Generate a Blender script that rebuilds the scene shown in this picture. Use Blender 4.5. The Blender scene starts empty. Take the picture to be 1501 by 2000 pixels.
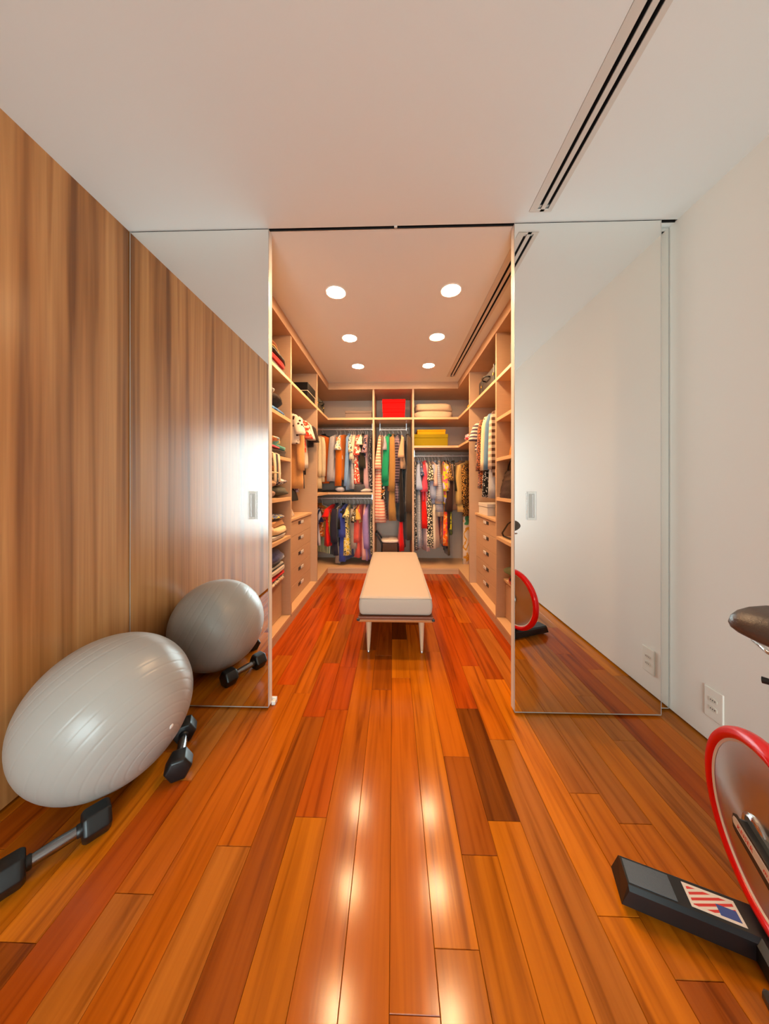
import bpy, bmesh, math, random
from mathutils import Vector, Matrix, noise
PI = math.pi
C = bpy.context.scene.collection
S = bpy.context.scene
random.seed(4)

# ------------------------------------------------------------------ camera
cam_d = bpy.data.cameras.new('camera'); cam = bpy.data.objects.new('camera', cam_d); C.objects.link(cam)
cam_d.sensor_fit = 'HORIZONTAL'; cam_d.sensor_width = 36.0
cam_d.lens = 577.14 / 1501 * 36.0
cam_d.shift_x = (750.5 - 752.29) / 1501
cam_d.shift_y = -(1000 - 945.9) / 1501
cam_d.clip_start = 0.05
YAW = 0.02617
cam.matrix_world = Matrix(((math.cos(YAW), 0, math.sin(YAW), 0), (math.sin(YAW), 0, -math.cos(YAW), 0), (0, 1, 0, 1.21), (0, 0, 0, 1)))
S.camera = cam
# ------------------------------------------------------------------ world, light, exposure
W = bpy.data.worlds.new('sky'); S.world = W; W.use_nodes = True
bg = W.node_tree.nodes['Background']
bg.inputs[0].default_value = (0.76, 0.96, 1.0, 1); bg.inputs[1].default_value = 14.5
LAMP_STRENGTH = 400.0
LAMP_COLOR = (1.0, 0.63, 0.33)
S.view_settings.view_transform = 'Standard'; S.view_settings.look = 'None'
S.view_settings.exposure = 0.0; S.view_settings.gamma = 1.0
S.view_settings.use_curve_mapping = False
pl = bpy.data.lights.new('window_portal', 'AREA'); pl.shape = 'RECTANGLE'; pl.size = 2.5; pl.size_y = 2.3
pl.cycles.is_portal = True
po = bpy.data.objects.new('window_portal', pl); C.objects.link(po)
po.location = (0, -3.12, 1.22); po.rotation_euler = (PI/2, 0, 0)
S.cycles.diffuse_bounces = 6; S.cycles.glossy_bounces = 6; S.cycles.max_bounces = 12
S.cycles.sample_clamp_indirect = 6.0

# ------------------------------------------------------------------ helpers
def srgb(h):
    h = h.lstrip('#'); out = []
    for i in (0, 2, 4):
        c = int(h[i:i+2], 16) / 255
        out.append(c/12.92 if c <= .04045 else ((c+.055)/1.055)**2.4)
    return (*out, 1)
MATS = {}
def mat(name, color='#808080', rough=.6, metal=0.0, spec=.5, coat=0.0, sheen=0.0, bump=None, vary=None):
    if name in MATS: return MATS[name]
    m = bpy.data.materials.new(name); m.use_nodes = True; MATS[name] = m
    nt = m.node_tree; b = nt.nodes['Principled BSDF']
    col = srgb(color) if isinstance(color, str) else color
    b.inputs['Base Color'].default_value = col
    b.inputs['Roughness'].default_value = rough; b.inputs['Metallic'].default_value = metal
    b.inputs['Specular IOR Level'].default_value = spec
    b.inputs['Coat Weight'].default_value = coat; b.inputs['Coat Roughness'].default_value = .12
    b.inputs['Sheen Weight'].default_value = sheen
    if vary or bump:
        tc = nt.nodes.new('ShaderNodeTexCoord'); mp = nt.nodes.new('ShaderNodeMapping'); nz = nt.nodes.new('ShaderNodeTexNoise')
        nt.links.new(tc.outputs['Object'], mp.inputs[0]); nt.links.new(mp.outputs[0], nz.inputs['Vector'])
        sc = (vary or bump)[0]
        mp.inputs['Scale'].default_value = sc if isinstance(sc, tuple) else (sc, sc, sc)
        nz.inputs['Scale'].default_value = 1.0; nz.inputs['Detail'].default_value = 4
        if vary:
            mx = nt.nodes.new('ShaderNodeMix'); mx.data_type = 'RGBA'
            mx.inputs[6].default_value = col; mx.inputs[7].default_value = tuple(c*vary[1] for c in col[:3]) + (1,)
            nt.links.new(nz.outputs[0], mx.inputs[0]); nt.links.new(mx.outputs[2], b.inputs['Base Color'])
        if bump:
            bp = nt.nodes.new('ShaderNodeBump'); bp.inputs['Strength'].default_value = bump[1]; bp.inputs['Distance'].default_value = .004
            nt.links.new(nz.outputs[0], bp.inputs['Height']); nt.links.new(bp.outputs[0], b.inputs['Normal'])
    return m
def ramp(nt, pts, const=False):
    r = nt.nodes.new('ShaderNodeValToRGB'); e = r.color_ramp.elements
    if const: r.color_ramp.interpolation = 'CONSTANT'
    while len(e) < len(pts): e.new(.5)
    for i, (p, c) in enumerate(pts): e[i].position = p; e[i].color = c
    return r
def cloth(spec):
    """procedural woven cloth: p plain, st stripes, ck check, dot dots, fl floral, an animal / leaf print, pl plaid"""
    key = 'cloth_' + spec
    if key in MATS: return MATS[key]
    f = spec.split(','); k = f[0]
    m = mat(key, f[1], rough=.85, spec=.25, sheen=.15); nt = m.node_tree; b = nt.nodes['Principled BSDF']
    tc = nt.nodes.new('ShaderNodeTexCoord'); o = tc.outputs['Object']
    nz = nt.nodes.new('ShaderNodeTexNoise'); nz.inputs['Scale'].default_value = 60 if k == 'p' else 30
    nt.links.new(o, nz.inputs['Vector'])
    bp = nt.nodes.new('ShaderNodeBump'); bp.inputs['Strength'].default_value = .25; bp.inputs['Distance'].default_value = .003
    nt.links.new(nz.outputs[0], bp.inputs['Height']); nt.links.new(bp.outputs[0], b.inputs['Normal'])
    def wave(ax, s):
        sx = nt.nodes.new('ShaderNodeSeparateXYZ'); nt.links.new(o, sx.inputs[0])
        mu = nt.nodes.new('ShaderNodeMath'); mu.operation = 'MULTIPLY'; mu.inputs[1].default_value = s
        nt.links.new(sx.outputs[ax], mu.inputs[0])
        fr = nt.nodes.new('ShaderNodeMath'); fr.operation = 'FRACT'; nt.links.new(mu.outputs[0], fr.inputs[0])
        g = nt.nodes.new('ShaderNodeMath'); g.operation = 'GREATER_THAN'; g.inputs[1].default_value = .5
        nt.links.new(fr.outputs[0], g.inputs[0]); return g.outputs[0]
    def mixc(fac, a, c):
        mx = nt.nodes.new('ShaderNodeMix'); mx.data_type = 'RGBA'; nt.links.new(fac, mx.inputs[0])
        for i, v in ((6, a), (7, c)):
            if isinstance(v, tuple): mx.inputs[i].default_value = v
            else: nt.links.new(v, mx.inputs[i])
        return mx.outputs[2]
    if k == 'st':
        out = mixc(wave({'x': 0, 'y': 1, 'z': 2}[f[4]], float(f[3])), srgb(f[1]), srgb(f[2]))
    elif k in ('ck', 'pl'):
        s = float(f[3]); ad = nt.nodes.new('ShaderNodeMath'); ad.operation = 'ADD'
        nt.links.new(wave(2, s), ad.inputs[0]); nt.links.new(wave(0, s), ad.inputs[1])
        dv = nt.nodes.new('ShaderNodeMath'); dv.operation = 'MULTIPLY'; dv.inputs[1].default_value = .5
        nt.links.new(ad.outputs[0], dv.inputs[0])
        out = mixc(dv.outputs[0], srgb(f[1]), srgb(f[2]))
    elif k == 'dot':
        v = nt.nodes.new('ShaderNodeTexVoronoi'); v.inputs['Scale'].default_value = float(f[3]); nt.links.new(o, v.inputs['Vector'])
        g = nt.nodes.new('ShaderNodeMath'); g.operation = 'LESS_THAN'; g.inputs[1].default_value = .3
        nt.links.new(v.outputs['Distance'], g.inputs[0]); out = mixc(g.outputs[0], srgb(f[1]), srgb(f[2]))
    elif k == 'fl':
        n2 = nt.nodes.new('ShaderNodeTexNoise'); n2.inputs['Scale'].default_value = float(f[4]); n2.inputs['Detail'].default_value = 1.5
        nt.links.new(o, n2.inputs['Vector'])
        r = ramp(nt, [(0, srgb(f[3])), (.42, srgb(f[1])), (.56, srgb(f[2])), (.64, srgb(f[1]))], True)
        nt.links.new(n2.outputs[0], r.inputs[0]); out = r.outputs[0]
    elif k == 'an':
        n2 = nt.nodes.new('ShaderNodeTexVoronoi'); n2.feature = 'DISTANCE_TO_EDGE'; n2.inputs['Scale'].default_value = float(f[3])
        nt.links.new(o, n2.inputs['Vector'])
        r = ramp(nt, [(0, srgb(f[2])), (.13, srgb(f[1]))], True)
        nt.links.new(n2.outputs['Distance'], r.inputs[0]); out = r.outputs[0]
    else:
        mx = mixc(nz.outputs[0], srgb(f[1]), tuple(c*.82 for c in srgb(f[1])[:3]) + (1,)); out = mx
    nt.links.new(out, b.inputs['Base Color'])
    return m

def add_box(bm, x0, y0, z0, x1, y1, z1, b=0.0, seg=1, M=None):
    r = bmesh.ops.create_cube(bm, size=1.0); vs = r['verts']
    for v in vs: v.co = Vector(((x0+x1)/2 + v.co.x*(x1-x0), (y0+y1)/2 + v.co.y*(y1-y0), (z0+z1)/2 + v.co.z*(z1-z0)))
    if b > 0:
        es = list({e for v in vs for e in v.link_edges})
        rr = bmesh.ops.bevel(bm, geom=es, offset=b, segments=seg, profile=.5, affect='EDGES')
        vs = list({v for v in rr['verts']} | {v for v in vs if v.is_valid})
    if M is not None:
        for v in vs: v.co = M @ v.co
    return vs
def add_tube(bm, pts, rad, seg=10, cap=True, flat=1.0):
    pts = [Vector(p) for p in pts]; n = len(pts)
    rad = rad if isinstance(rad, (list, tuple)) else [rad]*n
    rings = []; up0 = None
    for i, p in enumerate(pts):
        d = (pts[min(i+1, n-1)] - pts[max(i-1, 0)]).normalized()
        if up0 is None:
            a = Vector((0, 0, 1)) if abs(d.z) < .9 else Vector((1, 0, 0))
            u = d.cross(a).normalized()
        else:
            u = (up0 - d*up0.dot(d)).normalized()
        up0 = u; w = d.cross(u)
        rings.append([bm.verts.new(p + rad[i]*(math.cos(2*PI*k/seg)*u + flat*math.sin(2*PI*k/seg)*w)) for k in range(seg)])
    for a, b_ in zip(rings, rings[1:]):
        for k in range(seg): bm.faces.new((a[k], a[(k+1) % seg], b_[(k+1) % seg], b_[k]))
    if cap:
        bm.faces.new(rings[0][::-1]); bm.faces.new(rings[-1])
    return [v for r in rings for v in r]
def add_lathe(bm, prof, seg=32, M=None, cap=True):
    """prof: list of (radius, z); axis = local z"""
    rings = []
    for r, z in prof:
        rings.append([bm.verts.new((r*math.cos(2*PI*k/seg), r*math.sin(2*PI*k/seg), z)) for k in range(seg)])
    for a, b_ in zip(rings, rings[1:]):
        for k in range(seg): bm.faces.new((a[k], a[(k+1) % seg], b_[(k+1) % seg], b_[k]))
    if cap:
        bm.faces.new(rings[0][::-1]); bm.faces.new(rings[-1])
    vs = [v for r in rings for v in r]
    if M is not None:
        for v in vs: v.co = M @ v.co
    return vs
def add_prism(bm, poly, h, M=None):
    """poly (x,y) extruded along z by h"""
    a = [bm.verts.new((x, y, 0)) for x, y in poly]; b_ = [bm.verts.new((x, y, h)) for x, y in poly]
    n = len(poly)
    for k in range(n): bm.faces.new((a[k], a[(k+1) % n], b_[(k+1) % n], b_[k]))
    bm.faces.new(a[::-1]); bm.faces.new(b_)
    if M is not None:
        for v in a + b_: v.co = M @ v.co
    return a + b_
BM = bmesh.new
def obj(name, bm, m, parent=None, smooth=False, at=None):
    """link bm as ONE mesh object. at: world point that becomes the origin (geometry given in world coordinates)."""
    if at is None and parent is not None and 'org' in parent: at = parent['org']
    if at is not None:
        a = Vector(at)
        for v in bm.verts: v.co -= a
    bmesh.ops.recalc_face_normals(bm, faces=bm.faces[:])
    me = bpy.data.meshes.new(name); bm.to_mesh(me); bm.free()
    for mm in (m if isinstance(m, (list, tuple)) else [m]): me.materials.append(mm)
    if smooth:
        for p in me.polygons: p.use_smooth = True
        if smooth != 'all':
            me.set_sharp_from_angle(angle=math.radians(40))
    o = bpy.data.objects.new(name, me); C.objects.link(o)
    if parent is not None:
        o.parent = parent
        if 'org' in parent: o['org'] = parent['org']
    elif at is not None: o.location = at
    return o
def tag(o, label, cat, group=None, kind=None):
    o['label'] = label; o['category'] = cat
    if group: o['group'] = group
    if kind: o['kind'] = kind
    return o
def thing(name, label, cat, loc=(0, 0, 0), rz=0.0, group=None, world=True):
    o = bpy.data.objects.new(name, None); C.objects.link(o); o.empty_display_size = .1
    o.location = loc; o.rotation_euler = (0, 0, rz)
    if world and rz == 0: o['org'] = tuple(loc)
    return tag(o, label, cat, group)
def box(name, m, parent, *a, b=.0015, seg=1):
    bm = BM(); add_box(bm, *a, b=b, seg=seg); return obj(name, bm, m, parent)
def struct(name, bm, m, label=None, cat=None):
    o = obj(name, bm, m); o['kind'] = 'structure'
    if label: o['label'] = label
    if cat: o['category'] = cat
    return o

# ------------------------------------------------------------------ main materials
def wood_floor():
    m = mat('floor_wood', '#a0501c', rough=.15, spec=.20); nt = m.node_tree; b = nt.nodes['Principled BSDF']
    tc = nt.nodes.new('ShaderNodeTexCoord'); oi = nt.nodes.new('ShaderNodeObjectInfo')
    ad = nt.nodes.new('ShaderNodeVectorMath'); ad.operation = 'MULTIPLY_ADD'
    ad.inputs[1].default_value = (37, 53, 11)
    cb = nt.nodes.new('ShaderNodeCombineXYZ')
    for i in range(3): nt.links.new(oi.outputs['Random'], cb.inputs[i])
    nt.links.new(cb.outputs[0], ad.inputs[0]); nt.links.new(tc.outputs['Object'], ad.inputs[2])
    mp = nt.nodes.new('ShaderNodeMapping'); mp.inputs['Scale'].default_value = (34, 1.6, 1); nt.links.new(ad.outputs[0], mp.inputs[0])
    nz = nt.nodes.new('ShaderNodeTexNoise'); nz.inputs['Scale'].default_value = 1; nz.inputs['Detail'].default_value = 6; nz.inputs['Distortion'].default_value = .6
    nt.links.new(mp.outputs[0], nz.inputs['Vector'])
    r = ramp(nt, [(.28, (.50, .42, .36, 1)), (.43, (.86, .82, .78, 1)), (.56, (1.02, 1.02, 1.0, 1)), (.75, (1.12, 1.15, 1.1, 1))])
    nt.links.new(nz.outputs[0], r.inputs[0])
    mp2 = nt.nodes.new('ShaderNodeMapping'); mp2.inputs['Scale'].default_value = (9, .9, 1); nt.links.new(ad.outputs[0], mp2.inputs[0])
    n2 = nt.nodes.new('ShaderNodeTexNoise'); n2.inputs['Scale'].default_value = 1; n2.inputs['Detail'].default_value = 2; nt.links.new(mp2.outputs[0], n2.inputs['Vector'])
    r2 = ramp(nt, [(.3, (.76, .70, .64, 1)), (.55, (1.05, 1.05, 1.05, 1))]); nt.links.new(n2.outputs[0], r2.inputs[0])
    mu = nt.nodes.new('ShaderNodeMix'); mu.data_type = 'RGBA'; mu.blend_type = 'MULTIPLY'; mu.inputs[0].default_value = 1
    nt.links.new(oi.outputs['Color'], mu.inputs[6]); nt.links.new(r.outputs[0], mu.inputs[7])
    mv = nt.nodes.new('ShaderNodeMix'); mv.data_type = 'RGBA'; mv.blend_type = 'MULTIPLY'; mv.inputs[0].default_value = .8
    nt.links.new(mu.outputs[2], mv.inputs[6]); nt.links.new(r2.outputs[0], mv.inputs[7])
    nt.links.new(mv.outputs[2], b.inputs['Base Color'])
    bp = nt.nodes.new('ShaderNodeBump'); bp.inputs['Strength'].default_value = .05; bp.inputs['Distance'].default_value = .002
    nt.links.new(nz.outputs[0], bp.inputs['Height']); nt.links.new(bp.outputs[0], b.inputs['Normal'])
    return m
def wood_panel():
    m = mat('wall_veneer', '#9a6238', rough=.29, spec=.5); nt = m.node_tree; b = nt.nodes['Principled BSDF']
    tc = nt.nodes.new('ShaderNodeTexCoord')
    def nzn(sc, det, dist=0.0):
        mp = nt.nodes.new('ShaderNodeMapping'); mp.inputs['Scale'].default_value = sc; nt.links.new(tc.outputs['Object'], mp.inputs[0])
        n = nt.nodes.new('ShaderNodeTexNoise'); n.inputs['Scale'].default_value = 1; n.inputs['Detail'].default_value = det; n.inputs['Distortion'].default_value = dist
        nt.links.new(mp.outputs[0], n.inputs['Vector']); return n.outputs[0]
    a = nzn((1, 13, .35), 3, .4); c = nzn((1, 70, 1.2), 5)
    r = ramp(nt, [(.30, srgb('#7e4a20')), (.46, srgb('#b0723c')), (.62, srgb('#c48850')), (.76, srgb('#a46632'))]); nt.links.new(a, r.inputs[0])
    r2 = ramp(nt, [(.3, (.84, .80, .76, 1)), (.6, (1.05, 1.05, 1.05, 1))]); nt.links.new(c, r2.inputs[0])
    mu = nt.nodes.new('ShaderNodeMix'); mu.data_type = 'RGBA'; mu.blend_type = 'MULTIPLY'; mu.inputs[0].default_value = .8
    nt.links.new(r.outputs[0], mu.inputs[6]); nt.links.new(r2.outputs[0], mu.inputs[7]); nt.links.new(mu.outputs[2], b.inputs['Base Color'])
    return m
FLOOR = wood_floor(); VENEER = wood_panel()
WHITE = mat('white_paint', '#e6ded3', rough=.6, spec=.25, vary=(.7, .97))
CEIL = mat('ceiling_paint', '#e4e6e2', rough=.8, spec=.2, vary=(.6, .97))
DARK = mat('dark_gap', '#181412', rough=.9)
LAM = mat('linen_laminate', '#c6a180', rough=.5, spec=.35, vary=((14, 14, 180), .86))
LAMB = mat('linen_back_panel', '#c2ab98', rough=.6, spec=.3, vary=((160, 160, 14), .88))
EDGE = mat('laminate_edge', '#cfa77e', rough=.45, spec=.35)
CHROME = mat('chrome', '#d8d8d8', rough=.12, metal=1.0)
RAIL = mat('rail_steel', '#e4dcd0', rough=.42, metal=.7)
STEEL = mat('brushed_steel', '#b8b8ba', rough=.28, metal=1.0)
MIRROR = mat('mirror_silver', (.93, .925, .90, 1), rough=.0, metal=1.0)
ALU = mat('white_aluminium', '#dcd6cc', rough=.35, spec=.5)
BLACK = mat('black_rubber', '#121212', rough=.38, spec=.5)
BLACKP = mat('black_plastic', '#17181a', rough=.42, spec=.5)
GLASS = bpy.data.materials.new('window_glass'); GLASS.use_nodes = True
nt = GLASS.node_tree; nt.nodes.clear()
go = nt.nodes.new('ShaderNodeOutputMaterial'); gm = nt.nodes.new('ShaderNodeMixShader'); gt = nt.nodes.new('ShaderNodeBsdfTransparent'); gg = nt.nodes.new('ShaderNodeBsdfGlossy'); gf = nt.nodes.new('ShaderNodeFresnel')
gg.inputs['Roughness'].default_value = .02; gf.inputs['IOR'].default_value = 1.45
nt.links.new(gf.outputs[0], gm.inputs[0]); nt.links.new(gt.outputs[0], gm.inputs[1]); nt.links.new(gg.outputs[0], gm.inputs[2]); nt.links.new(gm.outputs[0], go.inputs[0])

# ------------------------------------------------------------------ room shell
XL, XR, YB, YF, H, YD = -1.4365, 1.4771, 4.60, -3.20, 2.587, 1.571
GAP = .016
bm = BM(); add_box(bm, XL-.10, YF-.1, -.12, XR+.10, YB+.1, -.006); floor = struct('floor', bm, DARK)
# planks, laid along Y, one object each
PW, PX0 = .1163, -.009
JOINTS = {-9: [.755], -8: [1.186], -7: [.854], -6: [.42, 1.769], -5: [.975, 1.699, 2.6], -4: [.5, 1.528, 1.99], -3: [1.067, 1.579, 1.949, 2.75], -2: [.3, 2.156, 2.9],
          -1: [1.74, 2.088, 3.0], 0: [1.849, 2.308, 3.2], 1: [.774, 2.55], 2: [.972, 1.321, 2.143, 3.1], 3: [1.073, 1.606, 2.9], 4: [1.414, 1.983], 5: [.844, 1.852, 2.6],
          6: [.74, 1.177, 2.496], 7: [.45, 1.076], 8: [.6, 1.7], 9: [1.424]}
TONE = {'l': '#be6a10', 'm': '#b25b0e', 'r': '#a64a0a', 'q': '#a8440a', 'd': '#944a10', 'b': '#a8601e', 'k': '#743a0c'}
SPOT = {(-8, 1.05): 'r', (-5, .5): 'b', (-7, .75): 'b', (-4, 1.2): 'd', (2, 1.16): 'd', (3, 1.2): 'k', (3, .8): 'l', (9, 1.25): 'b', (6, 1.3): 'b', (-3, .86): 'l',
        (-2, .8): 'm', (1, .93): 'l', (1, .6): 'l', (-6, .8): 'd', (6, 1.0): 'l', (2, .8): 'l', (5, .79): 'l', (8, 1.3): 'l', (-5, 1.126): 'm', (0, .8): 'm', (-1, .9): 'm', (-1, 1.9): 'd',
        (0, 2.0): 'l', (0, 2.5): 'k', (4, 1.0): 'b', (-9, .6): 'd', (-6, 1.3): 'm', (-1, 2.5): 'd', (4, 1.7): 'm', (5, 1.95): 'r', (-7, .9): 'm', (7, .8): 'l', (6, .6): 'd'}
rng = random.Random(11)
for k in range(-13, 13):
    xa, xb = max(PX0 + k*PW, XL-.03), min(PX0 + (k+1)*PW, XR+.03)
    if xb - xa < .01: continue
    js = sorted(JOINTS.get(k, []))
    lo = js[0] if js else .8 + rng.random()*.5
    if not js: js = [lo]
    while js[0] > YF + 1.2: js.insert(0, js[0] - .55 - rng.random()*.75)
    while js[-1] < YB - 1.0: js.append(js[-1] + .5 + rng.random()*.8)
    ys = [YF-.02] + [j for j in js if YF < j < YB] + [YB]
    for y0, y1 in zip(ys, ys[1:]):
        g = .0005; c = .0011; bm = BM()
        r0 = [bm.verts.new(p) for p in ((xa+g, y0+g, -.008), (xb-g, y0+g, -.008), (xb-g, y1-g, -.008), (xa+g, y1-g, -.008))]
        r1 = [bm.verts.new((v.co.x, v.co.y, -c)) for v in r0]
        dz = rng.uniform(-.0002, .0002)
        r2 = [bm.verts.new((v.co.x + (c if v.co.x < (xa+xb)/2 else -c), v.co.y + (c if v.co.y < (y0+y1)/2 else -c), dz)) for v in r0]
        for a, b_ in ((r0, r1), (r1, r2)):
            for i in range(4): bm.faces.new((a[i], a[(i+1) % 4], b_[(i+1) % 4], b_[i]))
        bm.faces.new(r2)
        p = obj('plank', bm, FLOOR, floor)
        tone = None
        for (kk, yy), t in SPOT.items():
            if kk == k and y0 <= yy < y1: tone = t
        if tone is None: tone = rng.choice('mmmmllrb' if y0 < 1.5 else 'qqrqmd')  # closet planks mostly redder tones: warm lamplight put into their colour
        j = rng.uniform(.92, 1.08); cc = srgb(TONE[tone]); p.color = (cc[0]*j, cc[1]*j, cc[2]*j, 1)

bm = BM(); add_box(bm, XL-.03, YF, .016, XL, YB, H); struct('wall_left', bm, VENEER)
bm = BM(); add_box(bm, XL-.09, YF, -.01, XL-.03, YB, H+.08); struct('trim_1', bm, mat('recess_brown', '#4a2410', rough=.6))
bm = BM(); add_box(bm, XR, YF, .012, XR+.03, YB, H); struct('wall_right', bm, WHITE)
bm = BM(); add_box(bm, XR+.03, YF, -.01, XR+.09, YB, H+.08); struct('trim_2', bm, DARK)
bm = BM(); add_box(bm, XL-.09, YB, -.01, XR+.09, YB+.08, H+.08); struct('wall_back', bm, WHITE)
# front wall behind the camera, with a wide glazed door onto a balcony
WX0, WX1, WZ0, WZ1 = -1.22, 1.22, .08, 2.36
bm = BM()
add_box(bm, XL-.09, YF-.12, -.01, WX0, YF, H+.08); add_box(bm, WX1, YF-.12, -.01, XR+.09, YF, H+.08)
add_box(bm, WX0, YF-.12, -.01, WX1, YF, WZ0); add_box(bm, WX0, YF-.12, WZ1, WX1, YF, H+.08)
struct('wall_front', bm, WHITE)
bm = BM()
for x0, x1 in ((WX0, -.02), (.02, WX1)):
    for a in ((x0, WZ0, x0+.05, WZ1), (x1-.05, WZ0, x1, WZ1), (x0, WZ0, x1, WZ0+.05), (x0, WZ1-.05, x1, WZ1)):
        add_box(bm, a[0], YF-.09, a[1], a[2], YF-.04, a[3])
win = struct('window_1', bm, ALU)
for x0, x1 in ((WX0, -.02), (.02, WX1)):
    bm = BM(); add_box(bm, x0+.04, YF-.068, WZ0+.04, x1-.04, YF-.062, WZ1-.04); obj('pane', bm, GLASS, win)
# ceiling: slabs around the two air slots and the sliding-door track
SX0, SX1 = .684, .796
bm = BM()
for (x0, x1, y0, y1) in ((XL-.03, SX0, YF, YD+.004), (SX1, XR+.03, YF, YD+.004), (SX0, SX1, YF, -.9), (SX0, SX1, 1.51, YD+.004),
                         (XL-.03, SX0, YD+.021, YB), (SX1, XR+.03, YD+.021, YB), (SX0, SX1, YD+.021, 1.70), (SX0, SX1, 3.80, YB)):
    add_box(bm, x0, y0, H, x1, y1, H+.05)
struct('ceiling', bm, CEIL)
bm = BM(); add_box(bm, XL-.03, YF, H+.05, XR+.03, YB, H+.08); struct('trim_3', bm, DARK)
def diffuser(y0, y1, label):
    t = thing('slot_diffuser', label, 'air vent', (.74, (y0+y1)/2, H-.002), group='ceiling air slots')
    bm = BM(); z0, z1 = H-.002, H+.002
    for x0, x1 in ((SX0+.001, .7215), (.7375, .7575), (.7735, SX1-.001)): add_box(bm, x0, y0, z0, x1, y1, z1)
    for y in (y0, y1-.012): add_box(bm, .7215, y, z0, .7735, y+.012, z1)
    obj('frame', bm, mat('vent_paint', '#d2cabf', rough=.5), t)
    for x in (.7295, .7655):
        bm = BM(); add_box(bm, x-.008, y0+.012, H+.028, x+.008, y1-.012, H+.032); obj('slot', bm, DARK, t)
        bm = BM(); add_box(bm, x-.008, y0+.012, H+.002, x-.0068, y1-.012, H+.028); add_box(bm, x+.0068, y0+.012, H+.002, x+.008, y1-.012, H+.028); obj('slot_side', bm, DARK, t)
    for x in (.7295, .7655):
        bm = BM(); add_box(bm, x-.006, y1-.03, H+.004, x+.006, y1-.012, H+.02); obj('end_cap', bm, STEEL, t)
bm = BM(); add_box(bm, XL, YD+.0175, H-.001, XR, YD+.0212, H+.05); add_box(bm, XL, YD+.0035, H+.001, XR, YD+.006, H+.05)
tag(obj('door_track', bm, DARK, at=(0, YD+.012, H)), 'dark sliding door track slot in the ceiling above the mirror doors', 'door track')
bm = BM(); add_box(bm, .005, YD+.004, H-.003, .022, YD+.0175, H+.02, b=.002); tag(obj('track_stop', bm, ALU, at=(.013, YD+.01, H)), 'small white stop block midway along the ceiling track', 'track stop')
diffuser(-.9, 1.51, 'long double black air slot in the ceiling of the outer room')
diffuser(1.70, 3.80, 'double black air slot in the wardrobe ceiling beside the downlights')

# downlights
EM = bpy.data.materials.new('lamp_glow'); EM.use_nodes = True
nt = EM.node_tree; nt.nodes.clear(); o_ = nt.nodes.new('ShaderNodeOutputMaterial'); e_ = nt.nodes.new('ShaderNodeEmission')
e_.inputs[0].default_value = (*LAMP_COLOR, 1); e_.inputs[1].default_value = LAMP_STRENGTH; nt.links.new(e_.outputs[0], o_.inputs[0])
rows = {2.11: 'nearest the mirror doors', 2.775: 'in the middle pair', 3.44: 'nearest the back wall'}
RING = mat('lamp_ring', '#f0ece4', rough=.4)
lamp0 = None
for y, w in rows.items():
    for x, sd in ((-.41, 'left'), (.41, 'right')):
        lab = f'round recessed ceiling downlight, {sd} one {w}'
        if lamp0 is None:
            t = thing('downlight', lab, 'downlight', (x, y, H), group='wardrobe ceiling downlights', world=False)
            bm = BM(); add_lathe(bm, [(.063, -.0005), (.069, -.004), (.074, -.002), (.074, .0), (.063, .0)], 40, cap=False); obj('trim_ring', bm, RING, t, True)
            bm = BM(); add_lathe(bm, [(.0635, -.0012), (.0635, -.0004)], 40); obj('diffuser', bm, EM, t)
            lamp0 = t
        else:
            t = lamp0.copy(); C.objects.link(t); t.location = (x, y, H); t['label'] = lab
            for ch in list(lamp0.children):
                c = ch.copy(); C.objects.link(c); c.parent = t

# ------------------------------------------------------------------ sliding mirror doors
def slide_door(name, x0, x1, y0, y1, label, handle=None):
    o = bpy.data.objects.new(name, None); C.objects.link(o); o.location = ((x0+x1)/2, y0, .01); o['org'] = tuple(o.location); o['kind'] = 'structure'; o['label'] = label
    z0, z1 = .010, H-.004
    box('door_slab', WHITE, o, x0, y0+.006, z0+.002, x1, y1, z1, b=.001)
    box('mirror', MIRROR, o, x0+.0015, y0+.001, z0+.003, x1-.0015, y0+.006, z1-.001, b=.0008)
    bm = BM()
    add_box(bm, x0, y0, z0, x0+.002, y0+.007, z1); add_box(bm, x1-.002, y0, z0, x1, y0+.007, z1); add_box(bm, x0, y0, z0, x1, y0+.007, z0+.003)
    obj('edge_profile', bm, mat('profile_grey', '#a8a096', rough=.4), o)
    if handle:
        a, b_, flip = handle
        h = box('pull_handle', mat('satin_pull', '#cfc8be', rough=.35, metal=.45), o, a, y0-.003, 1.022, b_, y0+.002, 1.172, b=.0012)
        bm = BM(); m = .007
        add_box(bm, a+.010, y0-.0045, 1.034, b_-.010, y0-.003, 1.160); obj('recess', bm, mat('brushed_recess', '#a8a29a', rough=.35, metal=.6), h)
        xx = a+.016 if flip else b_-.020
        bm = BM(); add_box(bm, xx, y0-.0065, 1.038, xx+.004, y0-.003, 1.156); obj('lip', bm, CHROME, h)
        bm = BM(); add_box(bm, a, y0-.006, 1.022, a+.004, y0-.003, 1.172); add_box(bm, b_-.004, y0-.006, 1.022, b_, y0-.003, 1.172); obj('edge', bm, CHROME, h)
    return o
slide_door('door_1', -1.432, -.6685, YD, YD+.045, 'left sliding mirror door reflecting the wood wall and ball', (-.779, -.732, True))
slide_door('door_2', .637, 1.392, YD, YD+.045, 'right front sliding mirror door reflecting the white wall', (.700, .749, False))
slide_door('door_3', .70, 1.4745, YD+.049, YD+.090, 'rear sliding mirror panel showing as a strip beside the right wall')
bm = BM(); add_box(bm, -.667, 1.60, 0, -.645, 1.625, .022, b=.004, seg=2); add_box(bm, -.675, 1.622, 0, -.645, 1.632, .03, b=.002)
tag(obj('floor_guide', bm, ALU, at=(-.66, 1.61, 0)), 'small white floor guide at the foot of the left mirror door', 'door guide')

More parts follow.
